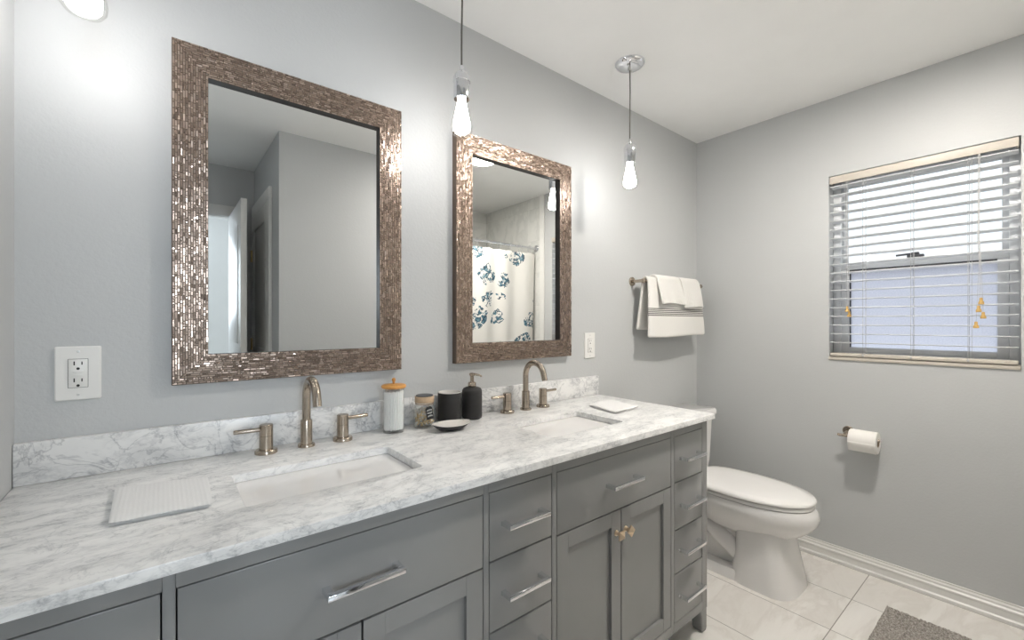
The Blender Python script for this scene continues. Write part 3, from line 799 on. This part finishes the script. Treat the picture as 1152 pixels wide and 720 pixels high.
# ------------------------------------------------------------------ pendant lamps
def pendant(x, y, label):
    r = thing('pendant_lamp', (x, y, CZ), label, 'lamp', 'bare bulb pendants hanging in front of the mirrors')
    m = MB(); m.lathe([(0.0, 0.0), (0.067, 0.0), (0.067, -0.003), (0.063, -0.010), (0.052, -0.017), (0.030, -0.021), (0.0, -0.022)], (x, y, CZ), 40)
    cnp = m.build('canopy', 'chrome', r, smooth=50)
    for s_ in (-1, 1):
        m = MB(); m.sphere((x+s_*0.028, y+s_*0.012, CZ-0.0225), 0.005, 2, (1, 1, 0.7)); m.build('screw', 'screw', cnp)
    m = MB(); m.tube([(x, y, CZ-0.020), (x, y, CZ-0.034)], [0.008, 0.005], 12); m.build('cord_grip', 'screw', cnp)
    m = MB(); m.tube([(x, y, CZ-0.022), (x+0.002, y, 2.30), (x, y, 2.20), (x, y, 2.088)], 0.0029, 10); m.build('cord', 'cable', r)
    m = MB(); m.lathe([(0.0042, 2.094), (0.0062, 2.090), (0.0062, 2.078), (0.012, 2.074), (0.022, 2.066), (0.0275, 2.055), (0.0285, 2.046), (0.0285, 2.040), (0.0262, 2.039), (0.0262, 1.988), (0.0250, 1.984), (0.0, 1.984)], (x, y, 0), 32)
    m.build('socket', 'chrome', r, smooth=40)
    m = MB(); prof = [(0.0165, 1.983), (0.0175, 1.975), (0.0205, 1.960), (0.027, 1.935), (0.033, 1.912), (0.0362, 1.895), (0.0350, 1.882), (0.0285, 1.872), (0.016, 1.866), (0.0, 1.864)]
    m.lathe(prof, (x, y, 0), 32); bl = m.build('bulb', 'bulb_glass', r, smooth=60)
    m = MB(); m.lathe([(0.0, 1.983), (0.013, 1.982), (0.0165, 1.962), (0.021, 1.938), (0.0265, 1.913), (0.0285, 1.897), (0.0265, 1.885), (0.016, 1.876), (0.0, 1.874)], (x, y, 0), 20)
    m.build('filament', 'filament', bl, smooth=60)
    return r
p0 = pendant(0.756, -0.26, 'bare bulb pendant hanging between the two mirrors')
dup(p0, (1.656, -0.26, CZ), 'bare bulb pendant with its round chrome canopy visible on the ceiling')
dup(p0, (-0.122, -0.26, CZ), 'bare bulb pendant above the left outlet, only its bulb tip showing')

# ceiling light over the room, seen in the far mirror
cl = thing('ceiling_light', (1.82, -1.17, CZ), 'round lit downlight in the ceiling, reflected in the top corner of the far mirror', 'lamp')
m = MB(); m.lathe([(0.088, 0.0), (0.112, 0.0), (0.113, -0.002), (0.109, -0.006), (0.092, -0.008), (0.088, -0.005), (0.088, 0.0)], (1.82, -1.17, CZ), 40, cap=False); m.build('trim_ring', 'white_paint', cl)
m = MB(); m.lathe([(0.0, -0.001), (0.0875, -0.001), (0.0875, -0.003), (0.06, -0.006), (0.0, -0.008)], (1.82, -1.17, CZ), 40); m.build('lens', 'dome', cl, smooth=60)

# ------------------------------------------------------------------ toilet
TX = 2.30
TO = thing('toilet', (TX, -0.4, F), 'white elongated toilet with closed lid between vanity and window wall', 'toilet')
m = MB()
secs = [(0.225, -0.30, -0.675, 0.100), (0.245, -0.29, -0.700, 0.118), (0.275, -0.275, -0.748, 0.146), (0.305, -0.265, -0.783, 0.166), (0.335, -0.26, -0.803, 0.180), (0.362, -0.255, -0.808, 0.187), (0.388, -0.255, -0.800, 0.186), (0.404, -0.255, -0.790, 0.180)]
m.loft([egg(TX, yb, yf, w_, z, 48) for z, yb, yf, w_ in secs])
# pedestal
def ped(z, yb, yf, w_, p=3.0):
    pts = []; cy = (yb+yf)/2
    for k in range(48):
        a = 2*PI*k/48; c, s_ = math.cos(a), math.sin(a)
        pts.append(Vector((TX+w_*math.copysign(abs(c)**(2/p), c), cy+(yf-cy)*math.copysign(abs(s_)**(2/p), s_), z)))
    return pts
m.loft([ped(F, -0.455, -0.744, 0.160, 3.4), ped(F+0.02, -0.457, -0.742, 0.158, 3.4), ped(0.10, -0.465, -0.727, 0.149, 3.4), ped(0.20, -0.475, -0.707, 0.138, 3.4), ped(0.27, -0.47, -0.700, 0.134, 3.2), ped(0.30, -0.46, -0.70, 0.134, 3.0)])
# rear foot, trapway and tank shelf
m.loft([ped(F, -0.10, -0.60, 0.152, 4), ped(F+0.035, -0.10, -0.60, 0.150, 4), ped(F+0.048, -0.105, -0.60, 0.142, 4)])
m.loft([ped(0.03, -0.12, -0.56, 0.085, 3), ped(0.16, -0.11, -0.56, 0.092, 3), ped(0.27, -0.10, -0.56, 0.105, 3)])
m.tube([(TX-0.068, -0.53, 0.10), (TX-0.080, -0.45, 0.16), (TX-0.084, -0.36, 0.22), (TX-0.080, -0.28, 0.20), (TX-0.075, -0.22, 0.12), (TX-0.07, -0.20, 0.06)], 0.048, 16)
m.loft([rrect(TX-0.13, TX+0.13, -0.44, -0.04, 0.05, 0.27), rrect(TX-0.175, TX+0.175, -0.40, -0.025, 0.05, 0.34), rrect(TX-0.185, TX+0.185, -0.36, -0.022, 0.05, 0.404)])
m.build('bowl', 'porcelain', TO, smooth=50)
m = MB()
m.loft([egg(TX, -0.245, -0.785, 0.180, 0.4052, 48), egg(TX, -0.24, -0.791, 0.187, 0.409, 48), egg(TX, -0.24, -0.791, 0.187, 0.419, 48), egg(TX, -0.245, -0.786, 0.182, 0.4235, 48)])
m.build('seat', 'seat_white', TO, smooth=50)
m = MB()
m.loft([egg(TX, -0.235, -0.786, 0.184, 0.4265, 48), egg(TX, -0.23, -0.795, 0.192, 0.430, 48), egg(TX, -0.23, -0.795, 0.193, 0.437, 48), egg(TX, -0.235, -0.788, 0.186, 0.445, 48), egg(TX, -0.26, -0.74, 0.150, 0.4505, 48), egg(TX, -0.34, -0.64, 0.08, 0.453, 48)])
for s_ in (-1, 1): m.box(TX+s_*0.075-0.022, TX+s_*0.075+0.022, -0.265, -0.225, 0.405, 0.448, 0.006)
m.build('lid', 'seat_white', TO, smooth=50)
m = MB()
m.loft([rrect(TX-0.205, TX+0.205, -0.205, -0.025, 0.03, 0.405), rrect(TX-0.215, TX+0.215, -0.212, -0.023, 0.03, 0.46), rrect(TX-0.232, TX+0.232, -0.218, -0.022, 0.03, 0.716), rrect(TX-0.232, TX+0.232, -0.218, -0.022, 0.03, 0.718)])
tk = m.build('tank', 'porcelain', TO, smooth=50)
m = MB()
m.loft([rrect(TX-0.240, TX+0.256, -0.226, -0.018, 0.03, 0.7185), rrect(TX-0.245, TX+0.262, -0.230, -0.016, 0.03, 0.724), rrect(TX-0.245, TX+0.262, -0.230, -0.016, 0.03, 0.745), rrect(TX-0.238, TX+0.254, -0.224, -0.018, 0.03, 0.754)])
m.build('tank_lid', 'porcelain', TO, smooth=50)
m = MB(); m.lathe([(0.013, 0), (0.013, -0.008), (0.007, -0.012)], (TX-0.16, -0.218, 0.66), 20, 'Y'); m.tube([(TX-0.16, -0.232, 0.66), (TX-0.11, -0.236, 0.655), (TX-0.085, -0.236, 0.652)], [0.006, 0.0055, 0.007], 12); m.build('flush_lever', 'chrome', tk)

# ------------------------------------------------------------------ paper holder
hz = 0.690; hx = 2.676
H = thing('paper_holder', (XR, -0.81, hz), 'brushed nickel toilet paper holder on the window wall beside the toilet', 'paper holder')
m = MB(); m.lathe([(0.024, 0), (0.024, -0.006), (0.021, -0.009), (0.0, -0.009)], (XR, -0.812, 0.704), 28, 'X'); m.build('rosette', 'nickel', H, smooth=40)
m = MB(); m.tube([(XR-0.008, -0.812, 0.704), (XR-0.03, -0.812, 0.703), (hx+0.01, -0.812, 0.697), (hx, -0.812, 0.692)], 0.008, 14)
m.tube([(hx, -0.782, hz+0.002), (hx, -0.79, hz), (hx, -0.945, hz), (hx, -0.950, hz)], [0.006, 0.0075, 0.0075, 0.006], 14); m.build('arm', 'nickel', H, smooth=40)
m = MB(); prof = [(0.020, -0.055), (0.050, -0.055), (0.052, -0.053), (0.052, 0.053), (0.050, 0.055), (0.020, 0.055)]
cz_ = hz-0.0125
m.lathe(prof+[prof[0]], (hx, -0.889, cz_), 48, 'Y', cap=False)
R_ = thing('toilet_roll', (hx, -0.889, cz_-0.052), 'white toilet paper roll hanging on the wall holder', 'toilet paper')
m.build('paper', 'paper', R_, smooth=40)
m = MB(); m.lathe([(0.0185, -0.0552), (0.0203, -0.0552), (0.0203, 0.0552), (0.0185, 0.0552), (0.0185, -0.0552)], (hx, -0.889, cz_), 32, 'Y', cap=False); m.build('cardboard_core', 'card', R_, smooth=40)
m = MB()
def tail(u, v):
    a = PI*0.95 + 0.02 - v*0.35
    y = -0.889-0.0545+0.109*u
    if v < 0.5:
        a = PI - v*1.1
        return Vector((hx+0.0526*math.cos(a), y, cz_-0.0526*math.sin(PI-a)))
    a = PI-0.55; p = Vector((hx+0.0526*math.cos(a), y, cz_-0.0526*math.sin(PI-a)))
    return p + Vector((0.010, 0, -0.020))*((v-0.5)*2)
m.grid(tail, 6, 9); o = m.build('loose_sheet', 'paper', R_, smooth=30); solidify(o, 0.0006)

# ------------------------------------------------------------------ towel bar and towels
by, bzz = -0.075, 1.487
B = thing('towel_bar', (2.28, 0, bzz), 'brushed nickel towel bar on the mirror wall near the corner', 'towel bar')
m = MB(); m.tube([(2.018, by, bzz), (2.66, by, bzz)], 0.008, 16); m.build('bar', 'nickel', B, smooth=40)
for x in (2.032, 2.64):
    m = MB(); m.lathe([(0.025, 0), (0.025, -0.006), (0.022, -0.009), (0.009, -0.010), (0.009, -0.066), (0.012, -0.068), (0.012, -0.084), (0.009, -0.086), (0.0, -0.086)], (x, 0, bzz), 28, 'Y'); m.build('bracket', 'nickel', B, smooth=40)
def drape(name, x0, x1, rad, zback, zfront, yback, yfront, mat, seed, thick, label, group, cat='towel', flare=0.0, nu=40, hem=0.0):
    rnd = random.Random(seed); ph = [rnd.random()*6 for _ in range(6)]
    path = []
    nb, na, nf = 14, 10, 18
    for k in range(nb): t = k/nb; path.append((yback+(by+rad-yback)*t**0.7, zback+(bzz-zback)*t, 1-t))
    for k in range(na+1):
        a = PI*k/na; path.append((by+rad*math.cos(a), bzz+rad*1.15*math.sin(a), 0))
    for k in range(1, nf+1): t = k/nf; path.append((by-rad+(yfront-by+rad)*t**0.8, bzz+(zfront-bzz)*t, t))
    n = len(path)
    def fn(u, v):
        y, z, s_ = path[min(int(round(v*(n-1))), n-1)]
        x = x0+(x1-x0)*u
        amp = s_*0.006
        wob = amp*(math.sin(u*7+ph[0])+0.6*math.sin(u*15+ph[1]+z*9))
        xx = x + flare*(u-0.5)*s_ + 0.002*math.sin(z*40+ph[2])*s_
        return Vector((xx, min(y+wob, -0.016), z+0.004*s_*math.sin(u*5+ph[3])))
    m = MB(); m.grid(fn, nu, n)
    o = m.build(name, mat, None, smooth=180, origin=((x0+x1)/2, by, 1.53)); solidify(o, thick, 0.0, 1)
    return tag(o, label, cat, group)
drape('bath_towel', 2.045, 2.60, 0.018, 1.222, 1.180, -0.040, -0.118, 'towel', 3, 0.013, 'white hand towel with thin dark stripes folded over the wall bar', None, flare=0.035)
drape('washcloth', 2.118, 2.352, 0.031, 1.38, 1.362, -0.030, -0.136, 'cloth', 5, 0.012, 'left of the two small white washcloths draped over the striped towel', 'washcloths on the towel bar', flare=0.01, nu=24)
drape('washcloth', 2.366, 2.570, 0.031, 1.37, 1.348, -0.030, -0.136, 'cloth', 8, 0.012, 'right of the two small white washcloths draped over the striped towel', 'washcloths on the towel bar', flare=0.02, nu=24)

# ------------------------------------------------------------------ folded cloths on the counter
def folded(q, h, seed, label):
    """q: four corners (back-left, back-right, front-right, front-left) on the counter."""
    rnd = random.Random(seed); m = MB()
    nl = 2; t = h/nl
    q = [Vector((*p, 0)) for p in q]
    for k in range(nl):
        z0 = CT+0.0006+k*t; ins = [rnd.uniform(-0.004, 0.002) for _ in range(4)]
        c = sum(q, Vector())/4
        qq = [p+(c-p).normalized()*(0.002+abs(ins[i])) for i, p in enumerate(q)]
        n = 22
        def P(u, v, up):
            p = qq[0]*(1-u)*(1-v)+qq[1]*u*(1-v)+qq[2]*u*v+qq[3]*(1-u)*v
            e = min(u, 1-u, v, 1-v); rr = min(1, e/0.03)**0.5
            wave = 0.0012*math.sin(u*9+seed+k)*math.sin(v*7+k)*(1 if k == nl-1 else 0)
            return Vector((p.x, p.y, z0+(t*(0.5+0.5*rr)+wave if up else t*(0.42-0.42*rr))))
        m.grid(lambda u, v: P(u, v, True), n, n); m.grid(lambda u, v: P(v, u, False), n, n)
        rim = []
        for a in range(n-1): rim.append((a/(n-1), 0))
        for a in range(n-1): rim.append((1, a/(n-1)))
        for a in range(n-1): rim.append((1-a/(n-1), 1))
        for a in range(n-1): rim.append((0, 1-a/(n-1)))
        m.loft([[P(u, v, False) for u, v in rim], [P(u, v, True) for u, v in rim]], False, False)
    o = m.build('folded_cloth', 'napkin', None, smooth=60)
    return tag(o, label, 'cloth', 'folded white cloths on the marble')
folded([(-0.082, -0.188), (0.083, -0.232), (0.078, -0.424), (-0.078, -0.412)], 0.011, 2, 'folded white ribbed cloth on marble in front of the left outlet')
folded([(1.440, -0.195), (1.625, -0.172), (1.570, -0.368), (1.400, -0.378)], 0.011, 4, 'folded white cloth at the far right end of the marble top')

# ------------------------------------------------------------------ outlets
def outlet(cx, cz, w_, h_, dw, dh, label):
    r = thing('wall_outlet', (cx, 0, cz-h_/2), label, 'outlet', None)
    m = MB(); m.loft([[Vector((p.x, y, p.y)) for p in rrect(cx-w_/2+d, cx+w_/2-d, cz-h_/2+d, cz+h_/2-d, 0.004, 0, 4)] for y, d in ((0, 0), (-0.004, 0), (-0.0062, 0.0025))])
    m.build('cover_plate', 'plastic_white', r, smooth=30)
    m = MB(); m.box(cx-dw/2, cx+dw/2, -0.0078, -0.006, cz-dh/2, cz+dh/2, 0.0006, mi=0)
    m.mi = 1; e = 0.0008
    m.box(cx-dw/2-e, cx+dw/2+e, -0.0064, -0.0060, cz-dh/2-e, cz+dh/2+e)
    for s_ in (-1, 1):
        c2 = cz+s_*dh*0.30
        m.box(cx-dw*0.20-0.0011, cx-dw*0.20+0.0011, -0.0081, -0.0076, c2-0.001, c2+0.0085)
        m.box(cx+dw*0.20-0.0011, cx+dw*0.20+0.0011, -0.0081, -0.0076, c2+0.000, c2+0.0075)
        m.lathe([(0.0030, -0.0076), (0.0030, -0.0081)], (cx, 0, c2-0.009), 14, 'Y')
    dv = m.build('receptacle', ['plastic_white', 'black_slot'], r, smooth=30)
    for s_, nm in ((-1, 'reset_button'), (1, 'test_button')):
        m = MB(); m.box(cx-dw*0.28, cx+dw*0.28, -0.0086, -0.0078, cz+s_*0.0042-0.003, cz+s_*0.0042+0.003, 0.0005); m.build(nm, 'plastic_white', dv)
    for s_ in (-1, 1):
        m = MB(); m.lathe([(0.0028, -0.006), (0.0026, -0.0069), (0.0, -0.0070)], (cx, 0, cz+s_*h_*0.40), 14, 'Y'); m.build('screw', 'screw', r)
outlet(-0.157, 1.1385, 0.080, 0.128, 0.033, 0.067, 'white socket with oversized cover plate beside the left mirror')
outlet(1.677, 1.1435, 0.078, 0.128, 0.033, 0.067, 'white socket with cover plate right of the far mirror')

# ------------------------------------------------------------------ counter accessories
# cotton swab canister
cx, cy = 0.603, -0.078
K = thing('canister', (cx, cy, CT), 'tall clear canister with orange wooden lid and knob beside the left faucet', 'canister')
m = MB(); m.lathe([(0.0, 0.0), (0.033, 0.0), (0.0345, 0.004), (0.0345, 0.146), (0.0325, 0.146), (0.0325, 0.006), (0.0, 0.006)], (cx, cy, CT), 40, cap=False); m.build('jar_body', 'glass', K, smooth=50)
m = MB(); m.lathe([(0.0, 0.1465), (0.038, 0.1465), (0.0405, 0.150), (0.0405, 0.155), (0.037, 0.158), (0.0, 0.161)], (cx, cy, CT), 40); ld = m.build('lid', 'wood_orange', K, smooth=50)
m = MB(); m.lathe([(0.004, 0.160), (0.0038, 0.166), (0.0062, 0.172), (0.0062, 0.177), (0.003, 0.180), (0.0, 0.1802)], (cx, cy, CT), 16); m.build('knob', 'wood_orange', ld, smooth=50)
m = MB(); rnd = random.Random(5)
for ring, rr in ((1, 0.0), (6, 0.0075), (12, 0.0148), (18, 0.0220), (24, 0.0286)):
    for i in range(ring):
        a = 2*PI*i/ring+rr*40; px, py = cx+rr*math.cos(a), cy+rr*math.sin(a); zt = CT+0.0075+rnd.random()*0.004
        m.tube([(px, py, zt), (px, py, zt+0.004), (px, py, zt+0.016), (px, py, zt+0.112), (px, py, zt+0.124), (px, py, zt+0.128)], [0.002, 0.0042, 0.0038, 0.0038, 0.0042, 0.0018], 8)
o = m.build('cotton_swabs', 'cotton', None, smooth=50); tag(o, 'white cotton swabs standing upright inside the tall clear canister', 'cotton swabs', kind='stuff')

# shell jar with tag
jx, jy = 0.716, -0.080
J = thing('glass_jar', (jx, jy, CT), 'squat clear glass jar with pale wooden lid and black hanging tag', 'jar')
m = MB(); m.lathe([(0.0, 0.0), (0.034, 0.0), (0.0385, 0.005), (0.0392, 0.012), (0.0392, 0.062), (0.037, 0.072), (0.031, 0.079), (0.0305, 0.086), (0.0285, 0.086), (0.0288, 0.079), (0.0350, 0.070), (0.0370, 0.061), (0.0370, 0.010), (0.0330, 0.004), (0.0, 0.004)], (jx, jy, CT), 40, cap=False); m.build('jar_body', 'glass', J, smooth=50)
m = MB(); m.lathe([(0.0, 0.0865), (0.0325, 0.0865), (0.0335, 0.088), (0.0335, 0.106), (0.0325, 0.108), (0.0, 0.108)], (jx, jy, CT), 40)
jl = m.build('lid', 'wood_pale', J, smooth=40)
m = MB(); m.lathe([(0.0, 0.1082), (0.030, 0.1082), (0.030, 0.1105), (0.0285, 0.112), (0.0, 0.112)], (jx, jy, CT), 40); m.build('lid_cap', 'gasket', jl, smooth=40)
m = MB(); a0 = math.atan2(-1.38, -0.70)+0.42
nd = Vector((math.cos(a0), math.sin(a0), 0)); td = Vector((-nd.y, nd.x, 0)); pc = Vector((jx, jy, CT+0.055))+nd*0.0415
Rm = Matrix((( td.x, nd.x, 0), (td.y, nd.y, 0), (0, 0, 1)))
def tagp(u, z, d=0.0): return pc+td*u+Vector((0, 0, z))+nd*d
ta = math.radians(10)
def rt(u, z): return (u*math.cos(ta)-z*math.sin(ta), u*math.sin(ta)+z*math.cos(ta))
outl = [rt(*p) for p in ((-0.013, -0.022), (0.013, -0.022), (0.013, 0.016), (0.007, 0.022), (-0.007, 0.022), (-0.013, 0.016))]
m.loft([[tagp(u, z, d) for u, z in outl] for d in (-0.0004, 0.0004)]); tg = m.build('tag', 'tag', J, smooth=0)
m = MB()
for zz in (0.010, 0.0, -0.010):
    pts = []
    for k in range(15):
        u = -0.009+0.018*k/14; pts.append(tagp(*rt(u, zz+0.0032*math.sin(k*1.9+zz*300)), 0.0007))
    m.tube(pts, 0.0007, 5)
m.build('script', 'chalk', tg)
m = MB(); m.tube([tagp(*rt(0, 0.020), 0.0006), tagp(0, 0.026, -0.003), tagp(0.0, 0.029, -0.0085)], 0.0006, 6)
m.lathe([(0.0312, 0.0808), (0.0322, 0.0815), (0.0322, 0.0835), (0.0312, 0.084)], (jx, jy, CT), 32, cap=False); m.build('twine', 'card', J)
m = MB(); rnd = random.Random(11)
from mathutils import Euler
for k in range(210):
    rr = 0.0310*math.sqrt(rnd.random()); a = rnd.random()*2*PI; z = CT+0.009+rnd.random()*0.056
    s_ = rnd.uniform(0.0038, 0.0066)
    m.mi = 0 if rnd.random() < 0.7-0.5*(z-CT > 0.045) else 1
    m.sphere((jx+rr*math.cos(a), jy+rr*math.sin(a), z), s_, 1, (1, rnd.uniform(0.5, 0.9), rnd.uniform(0.4, 0.8)), Euler((rnd.random()*6, rnd.random()*6, 0)).to_matrix())
o = m.build('shells', ['shell', 'cream_ceramic'], None, smooth=50); tag(o, 'tan and cream shells filling the squat glass jar', 'shells', kind='stuff')

# tumbler, soap dispenser, soap dish
cx, cy = 0.822, -0.072
U = thing('tumbler', (cx, cy, CT), 'matte black tumbler with pale rim left of the soap dispenser', 'tumbler')
m = MB(); m.lathe([(0.0, 0.0), (0.036, 0.0), (0.041, 0.004), (0.0425, 0.012), (0.0425, 0.109)], (cx, cy, CT), 40, cap=False); m.build('cup_body', 'matte_black', U, smooth=50)
m = MB(); m.lathe([(0.0425, 0.109), (0.0420, 0.111), (0.0400, 0.111), (0.0392, 0.109), (0.0392, 0.012), (0.0, 0.010)], (cx, cy, CT), 40, cap=False); m.build('cup_lining', 'cream_ceramic', U, smooth=50)
cx, cy = 0.920, -0.074
D = thing('soap_dispenser', (cx, cy, CT), 'matte black soap dispenser bottle with metal pump', 'soap dispenser')
m = MB(); m.lathe([(0.0, 0.0), (0.031, 0.0), (0.0365, 0.004), (0.0385, 0.011), (0.0385, 0.098), (0.0375, 0.108), (0.033, 0.1155), (0.024, 0.1195), (0.0145, 0.1205), (0.0, 0.1205)], (cx, cy, CT), 40); m.build('bottle', 'matte_black', D, smooth=50)
m = MB(); m.lathe([(0.0145, 0.1205), (0.0155, 0.122), (0.0155, 0.135), (0.0135, 0.138), (0.0075, 0.139), (0.0070, 0.160), (0.0088, 0.161), (0.0088, 0.171), (0.006, 0.173), (0.0, 0.1732)], (cx, cy, CT), 28)
m.tube([(cx-0.010, cy+0.003, CT+0.169), (cx+0.010, cy-0.004, CT+0.1675), (cx+0.026, cy-0.012, CT+0.1635), (cx+0.034, cy-0.016, CT+0.158)], [0.004, 0.0045, 0.0038, 0.003], 12); m.build('pump', 'nickel', D, smooth=50)
dx, dy = 0.766, -0.178
S_ = thing('soap_dish', (dx, dy, CT), 'black oval soap dish with pale inside in front of the tumbler', 'soap dish')
da = math.radians(-6)
def lens(a, b_, z, n=48, tip=0.0):
    pts = []
    for k in range(n):
        t = 2*PI*k/n; c, s_ = math.cos(t), math.sin(t)
        x = a*math.copysign(abs(c)**0.95, c); y = b_*math.copysign(abs(s_)**1.25, s_); zz = z+tip*abs(c)**3
        pts.append(Vector((dx+x*math.cos(da)-y*math.sin(da), dy+x*math.sin(da)+y*math.cos(da), zz)))
    return pts
m = MB(); m.loft([lens(0.030, 0.020, CT+0.0005), lens(0.044, 0.031, CT+0.004), lens(0.060, 0.042, CT+0.013, tip=0.003), lens(0.070, 0.048, CT+0.021, tip=0.004)], True, False); m.build('dish_shell', 'matte_black', S_, smooth=50)
m = MB(); m.loft([lens(0.070, 0.048, CT+0.021, tip=0.004), lens(0.0695, 0.0475, CT+0.0225, tip=0.004), lens(0.066, 0.0445, CT+0.0215, tip=0.004), lens(0.050, 0.033, CT+0.0135, tip=0.002), lens(0.028, 0.018, CT+0.010)], False, True); m.build('dish_lining', 'cream_ceramic', S_, smooth=50)

# ------------------------------------------------------------------ bath mat
m = MB(); rnd = random.Random(21)
mx0, mx1, my0, my1 = 1.86, 2.458, -1.54, -1.012
nx, ny = 110, 98
hts = [[rnd.random() for _ in range(ny)] for _ in range(nx)]
def rug(u, v):
    i, j = min(int(round(u*(nx-1))), nx-1), min(int(round(v*(ny-1))), ny-1)
    e = min(u, 1-u, v, 1-v)
    return Vector((mx0+(mx1-mx0)*u+rnd.uniform(-.0015, .0015), my0+(my1-my0)*v+rnd.uniform(-.0015, .0015), F+0.001 if e < 0.004 else F+0.010+0.010*hts[i][j]))
m.grid(rug, nx, ny); o = m.build('bath_mat', 'rug', None, smooth=180)
tag(o, 'grey shaggy bath mat lying on the white tile floor', 'bath mat')

# ------------------------------------------------------------------ tub, rod and curtain (seen in the far mirror)
TB = thing('bathtub', (1.99, -1.99, F), 'white bathtub behind the printed shower curtain', 'bathtub')
m = MB(); tx0, tx1, ty0, ty1 = XT+0.002, XR-0.002, YT+0.002, -1.645
m.loft([rrect(tx0, tx1, ty0, ty1, 0.006, F), rrect(tx0, tx1, ty0, ty1, 0.006, 0.45), rrect(tx0+.006, tx1-.006, ty0+.006, ty1-.006, 0.01, 0.456), rrect(tx0+0.07, tx1-0.07, ty0+0.06, ty1-0.06, 0.12, 0.456), rrect(tx0+0.085, tx1-0.085, ty0+0.075, ty1-0.075, 0.12, 0.43), rrect(tx0+0.14, tx1-0.14, ty0+0.12, ty1-0.12, 0.12, 0.12), rrect(tx0+0.2, tx1-0.2, ty0+0.17, ty1-0.17, 0.1, 0.10)])
m.build('tub_body', 'porcelain', TB, smooth=40)
ry, rz = -1.60, 1.955
RD = thing('shower_rod', (1.99, ry, rz), 'chrome shower curtain rod across the tub alcove', 'curtain rod')
m = MB(); m.tube([(XT+0.002, ry, rz), (XR-0.002, ry, rz)], 0.0125, 16); m.build('rod', 'chrome', RD, smooth=40)
for x, s_ in ((XT, 1), (XR, -1)):
    m = MB(); m.lathe([(0.032, 0), (0.032, 0.006*s_), (0.018, 0.016*s_), (0.0128, 0.024*s_)], (x+s_*0.0005, ry, rz), 24, 'X'); m.build('flange', 'chrome', RD, smooth=40)
SC = thing('shower_curtain', (1.96, ry+0.02, 0.3), 'cream shower curtain with dark teal animal print, reflected in the far mirror', 'shower curtain')
m = MB(); cx0, cx1 = 1.30, 2.715
def cur(u, v):
    x = cx0+(cx1-cx0)*u; z = 0.22+(1.905-0.22)*v
    am = 0.009+0.007*(1-v)
    y = ry+0.004+am*math.sin(u*2*PI*5.5+0.7*math.sin(u*9))+0.010*math.sin(u*2*PI*2.3+1)*(1-v)
    x -= 0.05*(1-v)*u
    return Vector((x, y, z-0.008*(1-abs(math.sin(u*PI*12)))*(1 if v > 0.985 else 0)))
m.grid(cur, 150, 40); cu = m.build('curtain_panel', 'curtain', SC, smooth=180); solidify(cu, 0.0012)
for k in range(12):
    x = cx0+(cx1-cx0)*(k+0.5)/12; m = MB()
    m.tube([(x, ry+0.024*math.sin(a), rz-0.012+0.034*math.cos(a)) for a in [2*PI*i/20 for i in range(21)]], 0.0022, 6, cap=False); m.build('ring', 'chrome', SC, smooth=60)
